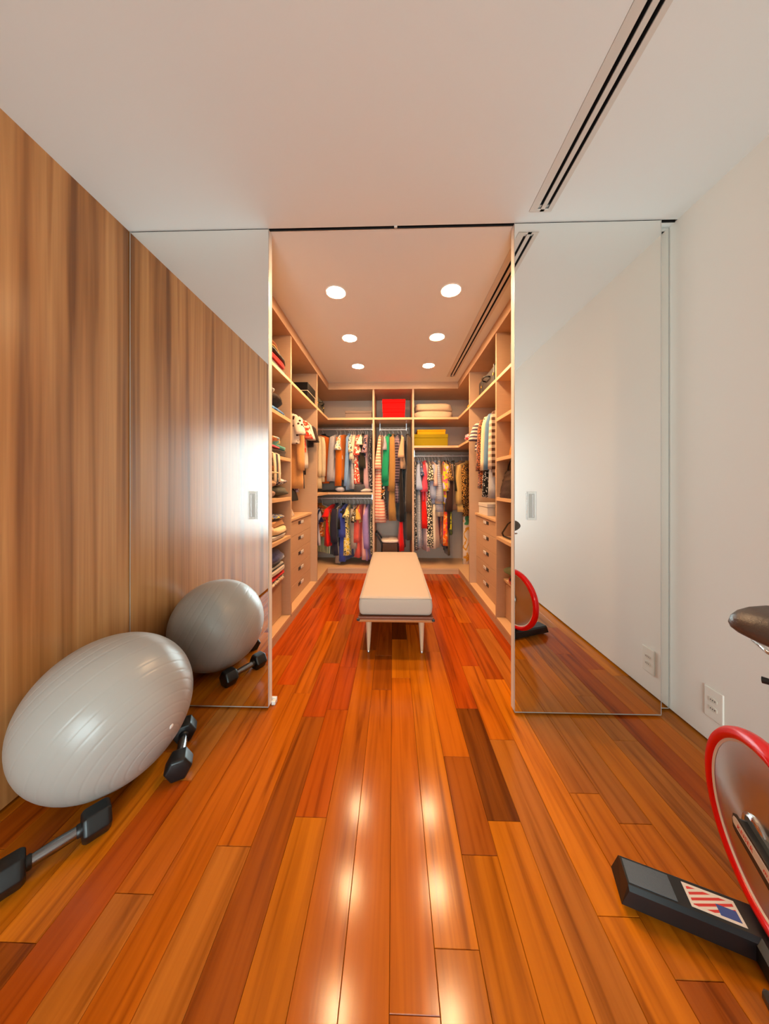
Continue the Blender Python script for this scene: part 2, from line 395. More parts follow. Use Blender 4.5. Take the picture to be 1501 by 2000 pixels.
# wall socket
t = thing('wall_socket', 'white wall socket plate with two outlets on the right wall', 'socket', (XR, 1.397, .196))
PLATE = mat('socket_plate', '#e4dccf', rough=.35)
box('cover_plate', PLATE, t, XR-.008, 1.357, .126, XR, 1.437, .266, b=.003, seg=2)
for zc in (.216, .176):
    bm = BM(); M = Matrix.Translation((XR-.008, 1.397, zc)) @ Matrix.Rotation(-PI/2, 4, 'Y')
    hexa = [(-.012, 0), (-.007, .017), (.007, .017), (.012, 0), (.007, -.017), (-.007, -.017)]
    add_prism(bm, [(x, y) for x, y in hexa], .0025, M); s = obj('outlet', bm, mat('socket_insert', '#d6ccbc', rough=.4), t)
    bm = BM()
    for dy in (-.009, 0, .009): add_lathe(bm, [(.0024, 0), (.0024, .0004)], 10, Matrix.Translation((XR-.0105, 1.397+dy, zc)) @ Matrix.Rotation(-PI/2, 4, 'Y'))
    obj('pin_hole', bm, DARK, s)

# ------------------------------------------------------------------ wardrobe carcass
CL, CR, DB = -.886, .877, 4.0
T, ST = .025, .028
YA, YDV, YC = 1.70, 2.548, 3.432       # near end, first divider, second divider (centres)
SHZ = (2.115, 1.77, 1.432, 1.10, .77)
def panel(name, t, *a): return box(name, LAM, t, *a, b=.001)
def shelf(t, x0, y0, z, x1, y1): return box('shelf', EDGE, t, x0, y0, z-ST, x1, y1, z, b=.001)
def side_units(s):
    """s=-1 left run, +1 right run"""
    F = CL if s < 0 else CR; Wl = XL+.004 if s < 0 else XR-.004
    def X(d): return F + s*d                       # depth d behind the front face
    nm = 'left' if s < 0 else 'right'
    lo = lambda a, b_: (min(a, b_), max(a, b_))
    def pan(t, n, d0, d1, y0, y1, z0, z1, m=LAM, b=.001):
        x0, x1 = lo(X(d0), X(d1)); return box(n, m, t, x0, y0, z0, x1, y1, z1, b=b)
    D = abs(Wl - F)
    # near open-shelf unit
    t = thing('shelf_unit', f'open shelf unit behind the {nm} mirror door', 'wardrobe', ((F+Wl)/2, (YA+YDV)/2, .08))
    pan(t, 'side_panel', 0, D, YA, YA+T, .08, 2.52); pan(t, 'back_panel', D-.012, D, YA+T, YDV, .08, 2.50, LAMB)
    for z in SHZ: pan(t, 'shelf', 0, D-.012, YA+T, YDV-T/2, z-ST, z, EDGE)
    pan(t, 'top_panel', 0, D, YA, YDV-T/2, 2.499, 2.515)
    pan(t, 'cupboard_top', .06, D-.012, YA+T, YDV-T/2, .392, .412, EDGE)
    pan(t, 'cupboard_door', .076, .094, YA+T+.002, YDV-T/2-.002, .084, .388)
    pan(t, 'base_panel', 0, D, YA, YDV-T/2, .058, .08, EDGE)
    # drawer unit
    y0, y1 = YDV+T/2, YC-T/2
    t = thing('drawer_unit', f'tall hanging unit with five drawers in the {nm} run', 'wardrobe', ((F+Wl)/2, (YDV+YC)/2, .08))
    pan(t, 'side_panel', 0, D, YDV-T/2, YDV+T/2, .08, 2.515); pan(t, 'side_panel', 0, D, YC-T/2, YC+T/2, .08, 2.515)
    pan(t, 'back_panel', D-.012, D, y0, y1, .08, 2.50, LAMB)
    pan(t, 'shelf', 0, D-.012, y0, y1, SHZ[0]-ST, SHZ[0], EDGE)
    pan(t, 'top_panel', 0, D, y0, y1, 2.499, 2.515); pan(t, 'base_panel', 0, D, y0, y1, .058, .08, EDGE)
    pan(t, 'drawer_top', .060, D-.012, y0, y1, .864, .886, EDGE)
    dh = (.864-.080)/5
    for k in range(5):
        za = .080 + k*dh
        d = pan(t, 'drawer', .076, .50, y0+.002, y1-.002, za+.0015, za+dh-.0015, LAM, b=.0015)
        zc = za + dh*.70
        h0, h1 = 2.978, 3.132
        pan(d, 'handle_recess', .0735, .078, h0, h1, zc-.017, zc+.017, mat('handle_dark', '#2a211c', rough=.4))
        g = pan(d, 'handle_grip', .068, .078, h0+.07, h1, zc-.015, zc+.016, mat('satin_grip', '#e6e0d8', rough=.3, metal=.25), b=.003)
    bm = BM(); xr = X(.262); add_tube(bm, [(xr, y0, 2.01), (xr, y1, 2.01)], .0125, 14); obj('rail', bm, RAIL, t, True)
side_units(-1); side_units(1)
def rail_bracket(r, x, y, z, h):
    bm = BM(); add_box(bm, x-.006, y-.012, z-.016, x+.006, y+.012, z+h); obj('bracket', bm, STEEL, r)
# left corner + back left bay
y0 = YC+T/2; XB1, XB2 = -.2665, .2695
t = thing('corner_unit', 'back left corner unit with two clothes rails', 'wardrobe', (-.85, 4.3, .08))
panel('divider', t, XB1-T/2, DB, .08, XB1+T/2, YB-.05, 2.515)
box('back_panel', LAMB, t, XL+.016, YB-.05, .08, XB1+T/2, YB-.038, 2.50, b=0); box('back_panel', LAMB, t, XL+.004, y0, .08, XL+.016, YB-.05, 2.50, b=0)
def lshelf(t, z, left):
    bm = BM()
    if left: poly = [(XL+.016, y0), (CL, y0), (CL, DB), (XB1-T/2, DB), (XB1-T/2, YB-.05), (XL+.016, YB-.05)]
    else: poly = [(XR-.016, y0), (CR, y0), (CR, DB), (XB2+T/2, DB), (XB2+T/2, YB-.05), (XR-.016, YB-.05)]
    add_prism(bm, poly, ST, Matrix.Translation((0, 0, z-ST))); return obj('shelf', bm, EDGE, t)
lshelf(t, SHZ[0], True); lshelf(t, 1.10, True)
def lpanel(t, name, z0, z1, left, m):
    bm = BM()
    if left: poly = [(XL+.016, y0), (CL, y0), (CL, DB), (XB1+T/2, DB), (XB1+T/2, YB-.05), (XL+.016, YB-.05)]
    else: poly = [(XR-.016, y0), (CR, y0), (CR, DB), (XB2-T/2, DB), (XB2-T/2, YB-.05), (XR-.016, YB-.05)]
    add_prism(bm, poly, z1-z0, Matrix.Translation((0, 0, z0))); return obj(name, bm, m, t)
lpanel(t, 'top_panel', 2.499, 2.515, True, LAM); lpanel(t, 'base_panel', .058, .08, True, EDGE)
RY = 4.28
for z in (2.007, 1.006):
    bm = BM(); add_tube(bm, [(XL+.016, RY, z), (XB1-.03, RY, z)], .0125, 14); r = obj('rail', bm, RAIL, t, True)
    rail_bracket(r, XB1-.035, RY, z, (2.087 if z > 1.5 else 1.072)-z)
# back centre bay
t = thing('hanging_bay', 'tall middle bay of the back wardrobe holding long coats', 'wardrobe', (0, 4.3, .08))
box('back_panel', LAMB, t, XB1+T/2, YB-.05, .08, XB2-T/2, YB-.038, 2.50, b=0)
shelf(t, XB1+T/2, DB, SHZ[0], XB2-T/2, YB-.05)
box('top_panel', LAM, t, XB1+T/2, DB, 2.499, XB2-T/2, YB-.05, 2.515, b=.001); box('base_panel', EDGE, t, XB1+T/2, DB, .058, XB2-T/2, YB-.05, .08, b=.001)
bm = BM(); add_tube(bm, [(-.19, RY, 2.0), (.19, RY, 2.0)], .0125, 14); r = obj('rail', bm, RAIL, t, True)
for x in (-.19, .19): rail_bracket(r, x, RY, 2.0, .087)
# right corner + back right bay
t = thing('corner_unit', 'back right corner unit with one long clothes rail', 'wardrobe', (.87, 4.3, .08))
panel('divider', t, XB2-T/2, DB, .08, XB2+T/2, YB-.05, 2.515)
box('back_panel', LAMB, t, XB2-T/2, YB-.05, .08, XR-.016, YB-.038, 2.50, b=0); box('back_panel', LAMB, t, XR-.016, y0, .08, XR-.004, YB-.05, 2.50, b=0)
lshelf(t, SHZ[0], False); lshelf(t, 1.732, False); lpanel(t, 'top_panel', 2.499, 2.515, False, LAM); lpanel(t, 'base_panel', .058, .08, False, EDGE)
bm = BM(); add_tube(bm, [(XB2+.035, RY, 1.617), (XR-.016, RY, 1.617)], .0125, 14); r = obj('rail', bm, RAIL, t, True)
rail_bracket(r, XB2+.035, RY, 1.617, .087)
# fascia under the ceiling and plinth on the floor, both running round three sides
def ushape(off, dep, z0, z1):
    bm = BM()
    poly = [(CL-off, YA), (CL-off, DB+off), (CR+off, DB+off), (CR+off, YA), (CR+off+dep, YA), (CR+off+dep, DB+off+dep), (CL-off-dep, DB+off+dep), (CL-off-dep, YA)]
    add_prism(bm, poly[::-1], z1-z0, Matrix.Translation((0, 0, z0))); return bm
tag(obj('wardrobe_fascia', ushape(-.008, .022, 2.515-.018, H-.0005), LAM, at=(0, DB, 2.50)), 'beige fascia closing the wardrobes against the ceiling', 'fascia')
tag(obj('wardrobe_plinth', ushape(.003, .03, .0, .058), LAM, at=(0, DB, 0)), 'low beige plinth running under all the wardrobes', 'plinth')

# ------------------------------------------------------------------ clothes
UPPER = [
 ('blouse', 'cream floral cropped blouse', 'blouse', -0.761, 1.909, 1.561, 0.127, 'S', 1.682, 'fl,#e8d9c0,#b08a50,#8a8a98,22'),
 ('jumper', 'pale grey jumper with cream cuff', 'jumper', -0.811, 1.895, 1.25, 0.11, 'L', 1.25, 'p,#a9a3a6'),
 ('jumper', 'burnt orange knitted jumper', 'jumper', -0.697, 1.894, 1.271, 0.144, 'L', 1.186, 'p,#c8660c'),
 ('denim_shirt', 'light blue denim shirt', 'shirt', -0.633, 1.887, 1.129, 0.05, 'L', 1.186, 'p,#7fa3cc'),
 ('blouse', 'black and cream patterned blouse', 'blouse', -0.605, 1.88, 1.54, 0.059, 'S', 1.646, 'fl,#e6d8c4,#15120f,#c49a4a,26'),
 ('dress', 'fine black and white striped dress', 'dress', -0.576, 1.823, 1.143, 0.076, None, 0.0, 'st,#d8d2cc,#55505a,90,z'),
 ('blouse', 'plain cream silk blouse', 'blouse', -0.548, 1.894, 1.504, 0.067, 'S', 1.554, 'p,#e2cfae'),
 ('dress', 'red and pink floral dress', 'dress', -0.498, 1.879, 1.214, 0.085, 'S', 1.61, 'fl,#d63018,#f0a080,#f4e6c8,30'),
 ('lace_top', 'cream lace top', 'top', -0.463, 1.921, 1.653, 0.094, 'S', 1.752, 'fl,#ecd8b8,#c9a878,#f4ead8,60'),
 ('cardigan', 'dark olive cardigan with pearl buttons', 'cardigan', -0.434, 1.851, 1.235, 0.076, 'L', 1.433, 'p,#2e2618'),
 ('blouse', 'blue and pink printed blouse', 'blouse', -0.399, 1.851, 1.589, 0.067, 'S', 1.645, 'fl,#c08a80,#3c7aa8,#1c2440,28'),
 ('dress', 'dusty pink pleated dress', 'dress', -0.371, 1.893, 1.151, 0.076, None, 0.0, 'p,#c49a98'),
 ('dress', 'dark dotted dress', 'dress', -0.321, 1.843, 1.115, 0.067, None, 0.0, 'dot,#2a2228,#e8dcd0,55'),
]
LOWER = [
 ('blouse', 'bright red blouse', 'blouse', -0.86, 0.931, 0.35, 0.119, 'S', 0.76, 'p,#e01808'),
 ('coat', 'charcoal navy coat', 'coat', -0.817, 0.888, 0.222, 0.11, 'L', 0.406, 'p,#2a2636'),
 ('trousers', 'taupe wide trousers', 'trousers', -0.753, 0.924, 0.102, 0.094, None, 0.0, 'p,#a08c7c'),
 ('jacket', 'black jacket with red and green cuffs', 'jacket', -0.718, 0.945, 0.35, 0.076, 'L', 0.591, 'st,#121014,#121014,9,z'),
 ('dress', 'periwinkle blue long dress', 'dress', -0.682, 0.959, 0.138, 0.102, 'L', 0.478, 'p,#3c4a9c'),
 ('dress', 'yellow and cream floral dress', 'dress', -0.632, 0.924, 0.224, 0.102, 'S', 0.761, 'fl,#e4cf8c,#37351f,#d8b028,26'),
 ('jumper', 'grey-beige knitted jumper', 'jumper', -0.561, 0.931, 0.238, 0.094, 'L', 0.323, 'p,#a89888'),
 ('skirt', 'slate blue denim skirt', 'skirt', -0.576, 0.832, 0.217, 0.11, None, 0.0, 'p,#3a4a68'),
 ('blouse', 'black and cream printed blouse', 'blouse', -0.519, 0.931, 0.578, 0.067, 'S', 0.691, 'fl,#17120f,#d8c8a8,#8a6a40,32'),
 ('blouse', 'mustard yellow blouse', 'blouse', -0.476, 0.896, 0.677, 0.067, 'S', 0.726, 'p,#d8a848'),
 ('dress', 'narrow dark red dress', 'dress', -0.505, 0.832, 0.302, 0.05, None, 0.0, 'fl,#b02018,#e06030,#30100c,40'),
 ('dress', 'coral red long-sleeved dress', 'dress', -0.455, 0.953, 0.196, 0.102, 'L', 0.408, 'p,#d85848'),
 ('dress', 'pale pink long dress', 'dress', -0.405, 0.925, 0.169, 0.085, None, 0.0, 'p,#dca49a'),
 ('dress', 'lilac dress with tied sleeves', 'dress', -0.356, 0.946, 0.155, 0.076, 'L', 0.324, 'p,#9c80b0'),
 ('dress', 'black and cream geometric dress', 'dress', -0.313, 0.932, 0.24, 0.059, None, 0.0, 'an,#dcc69c,#1a1614,34'),
]
MIDDLE = [
 ('dress', 'coral striped dress with knotted sleeve', 'dress', -0.187, 1.906, 0.678, 0.152, 'S', 1.419, 'st,#e08468,#f2c8a4,24,z'),
 ('blouse', 'taupe top over a black floral skirt', 'top', -0.158, 1.906, 1.341, 0.085, None, 0.0, 'p,#8a705c', [('skirt', 'fl,#1c1613,#c87828,#d8c8b0,24', 1.337, 1.006, 0.1)]),
 ('blouse', 'light grey thin blouse', 'blouse', -0.109, 1.856, 1.525, 0.05, 'S', 1.68, 'p,#a8a4a8'),
 ('cardigan', 'emerald green cardigan', 'cardigan', -0.052, 1.913, 1.186, 0.127, 'L', 1.257, 'p,#159060'),
 ('coat', 'long camel coat', 'coat', 0.004, 1.912, 0.707, 0.119, 'L', 1.116, 'p,#a8783c'),
 ('jacket', 'dark plaid jacket', 'jacket', 0.074, 1.891, 0.954, 0.11, 'L', 1.229, 'pl,#2c2028,#8a7078,26'),
 ('blouse', 'beige draped blouse', 'blouse', 0.124, 1.849, 1.426, 0.085, 'S', 1.574, 'p,#cca078'),
 ('dress', 'black dress with white hem and scarlet underskirt', 'dress', 0.117, 1.87, 0.693, 0.085, None, 0.0, 'p,#1e1614', [('hem', 'p,#e8dccb', 0.949, 0.745, 0.075), ('underskirt', 'p,#dc0a0a', 0.759, 0.287, 0.095)]),
 ('coat', 'long olive brown coat', 'coat', 0.208, 1.912, 0.44, 0.102, 'L', 0.834, 'p,#4e3c2a'),
]
RIGHT = [
 ('dress', 'long black and cream print dress', 'dress', 0.31, 1.489, 0.3, 0.067, None, 0.0, 'an,#b8a898,#181412,36'),
 ('shirt', 'pale blue shirt over a striped skirt', 'shirt', 0.363, 1.538, 1.133, 0.094, 'S', 1.137, 'p,#a8b4cc', [('skirt', 'st,#d4d0cc,#6a6a72,60,z', 1.147, 0.337, 0.1)]),
 ('blouse', 'navy print blouse', 'blouse', 0.398, 1.545, 1.186, 0.05, 'S', 1.327, 'fl,#20284a,#c8c0c0,#5a6a9a,40'),
 ('dress', 'vivid red long dress', 'dress', 0.426, 1.454, 0.603, 0.094, None, 0.0, 'p,#e01606'),
 ('cardigan', 'hot pink cardigan over a magenta top', 'cardigan', 0.461, 1.559, 0.976, 0.085, 'S', 1.109, 'p,#e04a5c', [('underlayer', 'p,#c81050', 1.125, 0.844, 0.05)]),
 ('dress', 'pale pink slip dress', 'dress', 0.454, 1.292, 0.287, 0.067, None, 0.0, 'p,#d8b4b0'),
 ('dress', 'black and cream leaf print long dress', 'dress', 0.517, 1.559, 0.344, 0.119, 'S', 1.257, 'an,#e4d4b0,#141210,30'),
 ('blouse', 'blush pink blouse', 'blouse', 0.566, 1.531, 1.074, 0.05, 'S', 1.187, 'p,#d8b0a0'),
 ('shirt', 'light blue shirt over a cream linen skirt', 'shirt', 0.608, 1.559, 0.941, 0.085, 'L', 1.011, 'p,#a4acc0', [('skirt', 'p,#dcc8ac', 0.935, 0.323, 0.11)]),
 ('shirt', 'long beige shirt dress', 'dress', 0.664, 1.552, 0.766, 0.102, 'L', 0.941, 'p,#d2bc9c'),
 ('jumper', 'navy and white striped jumper', 'jumper', 0.65, 1.327, 0.829, 0.102, 'S', 0.976, 'st,#d8d4d4,#303858,75,z'),
 ('blouse', 'pink and yellow patchwork dress with orange skirt', 'blouse', 0.72, 1.566, 0.941, 0.076, 'L', 1.117, 'fl,#e8c020,#e85878,#c8b8d8,14', [('skirt', 'fl,#f06a08,#f8b060,#e03848,10', 1.006, 0.365, 0.085)]),
 ('jacket', 'short beige jacket', 'jacket', 0.755, 1.53, 1.074, 0.067, 'L', 1.152, 'p,#b89870'),
 ('coat', 'long black coat', 'coat', 0.741, 1.327, 0.331, 0.076, None, 0.0, 'p,#15100e'),
 ('coat', 'dark brown suede coat with fringed hem', 'coat', 0.769, 1.523, 0.612, 0.085, 'L', 0.836, 'p,#40241a', [('fringe', 'st,#4a3824,#6a5436,60,x', 0.618, 0.231, 0.05)]),
 ('blouse', 'gold leopard print blouse over an olive skirt', 'blouse', 0.796, 1.551, 1.131, 0.076, 'S', 1.257, 'an,#c49048,#3c2410,45', [('skirt', 'fl,#5c6a2c,#1c2038,#c8b820,12', 1.125, 0.513, 0.075)]),
 ('jacket', 'dark olive quilted jacket', 'jacket', 0.859, 1.53, 1.117, 0.076, None, 0.0, 'p,#332c18'),
]
UPPER_CORNER = [
 ('blouse', 'sheer cream long blouse', 'blouse', -1.19, 1.945, 1.149, 'L', 'p,#d9c4a0'),
 ('jacket', 'cream jacket with black hem', 'jacket', -1.135, 1.908, 1.243, 'L', 'p,#e0cda6'),
 ('jumper', 'dark orange long-sleeved jumper', 'jumper', -1.08, 1.923, 1.221, 'L', 'p,#c25a08'),
 ('jacket', 'black wool jacket', 'jacket', -1.02, 1.937, 1.243, 'L', 'p,#1b1512'),
]
LOWER_CORNER = [
 ('skirt', 'green and white striped skirt', 'skirt', -1.03, 0.491, 0.231, None, 'st,#d8d8b8,#5c8a5a,38,x'),
 ('cardigan', 'ochre yellow cardigan', 'cardigan', -1.08, 0.867, 0.462, 'L', 'p,#c08428'),
 ('blouse', 'orange patterned blouse', 'blouse', -1.14, 0.896, 0.477, 'S', 'fl,#d86a18,#e8c898,#8a4a3a,24'),
 ('shirt', 'white shirt with navy stripes', 'shirt', -1.2, 0.78, 0.347, 'S', 'st,#d4d4dc,#34426c,22,x'),
]
RIGHT_CORNER = [
 ('coat', 'taupe wool coat with wide sleeve', 'coat', 0.985, 1.525, 0.853, 'L', 'p,#9c7c60'),
 ('cardigan', 'pale yellow long cardigan', 'cardigan', 1.08, 1.511, 0.824, 'L', 'p,#e0b468'),
 ('blouse', 'leopard print long blouse', 'blouse', 1.145, 1.474, 0.766, 'L', 'an,#c08838,#241408,40'),
 ('scarf', 'white scarf with coloured ends', 'scarf', 1.09, 1.113, 0.065, None, 'fl,#e0ccb8,#d89a30,#48986a,8'),
]
LEFT_DRAWER = [
 ('shirt', 'cream shirt with dark dots', 'shirt', 2.84, 1.863, 1.6, 'S', 'dot,#e6d4bc,#4a2418,26'),
 ('jacket', 'pale yellow jacket with grey lining', 'jacket', 2.9, 1.699, 1.167, 'L', 'p,#d89858'),
 ('blouse', 'red and pink floral blouse', 'blouse', 3.07, 1.915, 1.54, 'S', 'fl,#e04028,#e88c70,#e8d8b8,20'),
 ('blouse', 'light grey draped blouse', 'blouse', 3.14, 1.893, 1.383, 'S', 'p,#cfc2b4'),
 ('trousers', 'dark brown trousers', 'trousers', 3.29, 1.879, 1.317, None, 'p,#33241e'),
 ('blouse', 'dark brown satin blouse', 'blouse', 3.34, 1.913, 1.633, 'S', 'p,#33221c'),
 ('trousers', 'long black trousers', 'trousers', 3.21, 1.751, 1.163, None, 'p,#17120f'),
 ('skirt', 'grey floral skirt', 'skirt', 2.99, 1.61, 1.129, None, 'fl,#b4aeb2,#8a5a68,#e0d8d8,18'),
]
RIGHT_DRAWER = [
 ('shirt', 'brown and cream checked shirt', 'shirt', 2.7, 1.834, 1.278, 'L', 'ck,#ead0b4,#5a3a28,18'),
 ('denim_shirt', 'blue denim shirt', 'shirt', 2.83, 1.85, 1.267, 'L', 'p,#5a80a0'),
 ('shirt', 'plain cream cotton shirt', 'shirt', 2.95, 1.878, 1.168, 'L', 'p,#ecd2a8'),
 ('dress', 'rust leopard print dress', 'dress', 3.1, 1.906, 1.166, 'L', 'an,#b4602c,#4a2416,42'),
 ('blouse', 'cream blouse with dark stripes', 'blouse', 3.26, 1.853, 1.573, 'S', 'st,#e4d4bc,#5a4a5c,26,z'),
 ('t_shirt', 'light grey long t-shirt', 't-shirt', 2.76, 1.526, 1.081, None, 'p,#a8a8b0'),
 ('dress', 'black and white dotted dress', 'dress', 2.92, 1.444, 1.083, None, 'dot,#12100f,#e0d8d0,60'),
]

def ring_loft(bm, rows, seg=20, fold=0.0, ph=0.0, nf=5):
    """rows: (z, halfwidth, halfthick, foldfactor, xoffset, yoffset)"""
    rings = []
    for z, w, th, ff, xo, yo in rows:
        r = []
        for k in range(seg):
            a = 2*PI*k/seg; ca, sa = math.cos(a), math.sin(a)
            x = w*math.copysign(abs(ca)**.75, ca); y = th*math.copysign(abs(sa)**.8, sa)
            f = 1 + fold*ff*math.sin(nf*a + ph) + .5*fold*ff*math.sin((nf+3)*a + 2*ph)
            r.append(bm.verts.new((x*(1 + .15*(f-1)) + xo, y*f + yo, z)))
        rings.append(r)
    for a, b_ in zip(rings, rings[1:]):
        for k in range(seg): bm.faces.new((a[k], a[(k+1) % seg], b_[(k+1) % seg], b_[k]))
    bm.faces.new(rings[0]); bm.faces.new(rings[-1][::-1])
def body_rows(kind, L, hw, tb):
    tt = .022
    if kind in ('trousers', 'skirt', 'scarf'):
        w0 = {'trousers': .15, 'skirt': .17, 'scarf': .11}[kind]
        rows = [(-.03, w0*.92, tt*.5, 0, 0, 0), (-.05, w0, tt*.6, .2, 0, 0)]
        n = 7
        for i in range(1, n+1):
            u = i/n; rows.append((-.05-(L-.05)*u, w0*(1+.12*u), (tt*.6*(1-u) + tb/2*u), u, 0, .006*math.sin(5*u)))
        return rows
    rows = [(0, .05, tt*.6, 0, 0, 0), (-.012, .085, tt*.7, 0, 0, 0), (-.045, hw*.86, tt*.8, .1, 0, 0), (-.075, hw, tt*.9, .2, 0, 0)]
    n = 8; fl = 1.0 if L < .7 else 1.05
    for i in range(1, n+1):
        u = i/n; s = u**.8
        rows.append((-.075-(L-.075)*u, hw*(.97 - .1*math.sin(PI*min(1, u*1.3))*.6 + (fl-1)*u), tt*.45*(1-s) + (tb/2)*s + .006, .3+.7*u, 0, .008*math.sin(4*u)))
    return rows
HANGER = None
HMAT = mat('clear_hanger', '#e8e4de', rough=.3)
def hanger(loc, rz, label):
    """hook over the rail, neck and sloping arms; local origin = rail centre"""
    global HANGER
    if HANGER is None:
        bm = BM(); R = .0165
        pts = [(R*math.cos(a), 0, R*math.sin(a)) for a in [math.radians(x) for x in range(-20, 200, 20)]]
        pts = pts[::-1]
        pts = [(x, y, z) for x, y, z in pts] + [(.010, 0, -.024), (0, 0, -.04), (0, 0, -.085)]
        add_tube(bm, [(p[1], p[0], p[2]) for p in pts], .0022, 6)
        add_tube(bm, [(-.19, 0, -.15), (-.10, 0, -.112), (0, 0, -.09), (.10, 0, -.112), (.19, 0, -.15)], [.004, .006, .006, .006, .004], 6)
        add_tube(bm, [(-.185, 0, -.152), (.185, 0, -.152)], .003, 6)
        HANGER = obj('clothes_hanger', bm, HMAT, smooth=True); h = HANGER
    else:
        h = HANGER.copy(); C.objects.link(h)
    h.location = loc; h.rotation_euler = (0, 0, rz); return tag(h, label, 'hanger', 'hangers on the clothes rails')
crng = random.Random(5)
LOWS = ('skirt', 'trousers', 'scarf')
NECK = .082
def garment(name, label, short, cat, x, y, zr, rz, L, tb, sl, sleeve_len, spec, hw=.215, extra=(), sleeve_sides=(-1, 1), tilt=0):
    m = cloth(spec)
    t = thing(name, label, cat, (x, y, zr-NECK), rz, 'clothes on hangers', world=False)
    bm = BM(); kind = name if name in LOWS else 'top'
    ph = crng.uniform(0, 6); ring_loft(bm, body_rows(kind, L, hw, tb), 22, .38, ph, crng.choice((4, 5, 6)))
    obj('body', bm, m, t, 'all')
    if sl:
        for s in sleeve_sides:
            bm = BM(); n = 6; rows = []
            r0, r1 = (.052, .047) if sl == 'S' else (.05, .034)
            for i in range(n+1):
                u = i/n
                zz = -.055 - (sleeve_len-.055)*u
                rows.append((zz, (r0*(1-u) + r1*u)*(.55 if i == 0 else 1), max(.016, min(tb*.5, .042))*(.45 + .75*u if sl == 'S' else .5 + .65*math.sin(PI*min(1, u+.25)*.6)),
                             .3+.5*u, s*(hw-.035 + (.055 if sl == 'S' else .03)*u), .012*math.sin(3*u+ph)))
            ring_loft(bm, rows, 14, .22, ph+s, 4); obj('sleeve', bm, m, t, 'all')
    elif kind == 'top':
        pass
    for en, es, za, zb, w in extra:
        bm = BM(); z1, z2 = za-(zr-NECK), zb-(zr-NECK); rows = []
        for i in range(6):
            u = i/5; rows.append((z1+(z2-z1)*u, hw*(.93+.07*u), w/2*(.55+.45*u), .3+.7*u, 0, 0))
        ring_loft(bm, rows, 20, .35, ph, 6); obj(en, bm, cloth(es), t, 'all')
    if kind == 'top' and name in ('shirt', 'denim_shirt', 'coat', 'jacket', 'cardigan'):
        bm = BM(); add_tube(bm, [(.055*math.cos(a), .016*math.sin(a), .004) for a in [2*PI*i/14 for i in range(15)]], .011, 6, cap=False); obj('collar', bm, m, t, 'all')
    hanger((x, y, zr), rz, f'hanger holding the {short}')
    return t
TURN = {'burnt orange': 69, 'pale grey jumper': 74, 'emerald': 75, 'bright red blouse': 70, 'coral red': 77, 'taupe wide': 76, 'dark plaid': 80, 'long camel': 82, 'hot pink': 80, 'light blue shirt': 76, 'long beige': 78, 'periwinkle': 80}
def hang_row(T, zr, where):
    for r in T:
        n, ds, cat, x, z0, z1, w, sl, zs, spec = r[:10]; ex = r[10] if len(r) > 10 else ()
        hw = crng.uniform(.195, .225)
        yaw = PI/2 + crng.uniform(-.09, .09)
        for k_, a_ in TURN.items():
            if ds.startswith(k_): yaw = math.radians(a_)
        yy = RY + crng.uniform(-.015, .015) if abs(w) < .2 else RY
        L = (zr-NECK) - z1
        garment(n, f'{ds} {where}', ds, cat, x, RY, zr, yaw, L, w, sl, max(.12, (zr-NECK)-zs) if sl else 0, spec, hw, ex)
hang_row(UPPER, 2.007, 'on the upper rail, back left bay')
hang_row(LOWER, 1.006, 'on the lower rail, back left bay')
hang_row(MIDDLE, 2.0, 'in the middle back bay')
hang_row(RIGHT, 1.617, 'on the rail, back right bay')
def hang_side(T, xr, zr, where, hw=.225):
    for r in T:
        n, ds, cat, y, z0, z1, sl, spec = r
        L = (zr-NECK) - z1
        garment(n, f'{ds} {where}', ds, cat, xr, y, zr, crng.uniform(-.1, .1), L, .085, sl, (.24 if sl == 'S' else min(L-.02, .58)) if sl else 0, spec, hw)
def hang_turned(T, zr, rz, where, hw=.225):
    for r in T:
        n, ds, cat, x, z0, z1, sl, spec = r
        L = (zr-NECK) - z1
        if 'wide sleeve' in ds: hw_ = .27
        else: hw_ = hw
        garment(n, f'{ds} {where}', ds, cat, x, RY, zr, rz + crng.uniform(-.05, .05), L, .075, sl, (.24 if sl == 'S' else min(L-.02, .60)) if sl else 0, spec, hw_)
hang_turned(UPPER_CORNER, 2.007, math.radians(140), 'in the upper back left corner')
hang_turned(LOWER_CORNER, 1.006, math.radians(140), 'in the lower back left corner')
hang_turned(RIGHT_CORNER, 1.617, math.radians(40), 'in the back right corner')
hang_side(LEFT_DRAWER, CL-.262, 2.01, 'above the left drawers', .245)
hang_side(RIGHT_DRAWER, CR+.262, 2.01, 'above the right drawers', .245)

# ------------------------------------------------------------------ folded things on the shelves
def lump(name, label, cat, c, size, m, group=None, seed=0, amp=.12, rz=0, rnd=4.2, folds=0, smoothing='all', at_bottom=True):
    """soft folded cloth: super-ellipsoid with sag, wrinkles and fold lines; c = centre of the base"""
    bm = BM(); bmesh.ops.create_uvsphere(bm, u_segments=28, v_segments=18, radius=1)
    sx, sy, sz = size; e = 2/rnd
    for v in bm.verts:
        p = v.co.copy(); q = Vector([math.copysign(abs(a)**e, a) for a in p])
        nn = noise.noise(Vector((p.x*1.7, p.y*1.7, p.z*1.7 + seed*7.3)))
        f = 1 + amp*nn
        zz = q.z
        if folds:
            edge = max(abs(q.x), abs(q.y))
            f *= 1 - .05*abs(math.sin(folds*PI*(q.z+1)/2))*edge
        v.co = Vector((q.x*sx/2*f, q.y*sy/2*f, (max(zz, -1)*sz/2*(1 + amp*.5*nn)) + sz/2))
    mn = min(v.co.z for v in bm.verts)
    for v in bm.verts: v.co.z -= mn
    M = Matrix.Rotation(rz, 4, 'Z')
    for v in bm.verts: v.co = M @ v.co + Vector(c)
    return tag(obj(name, bm, m, at=c, smooth='all'), label, cat, group)
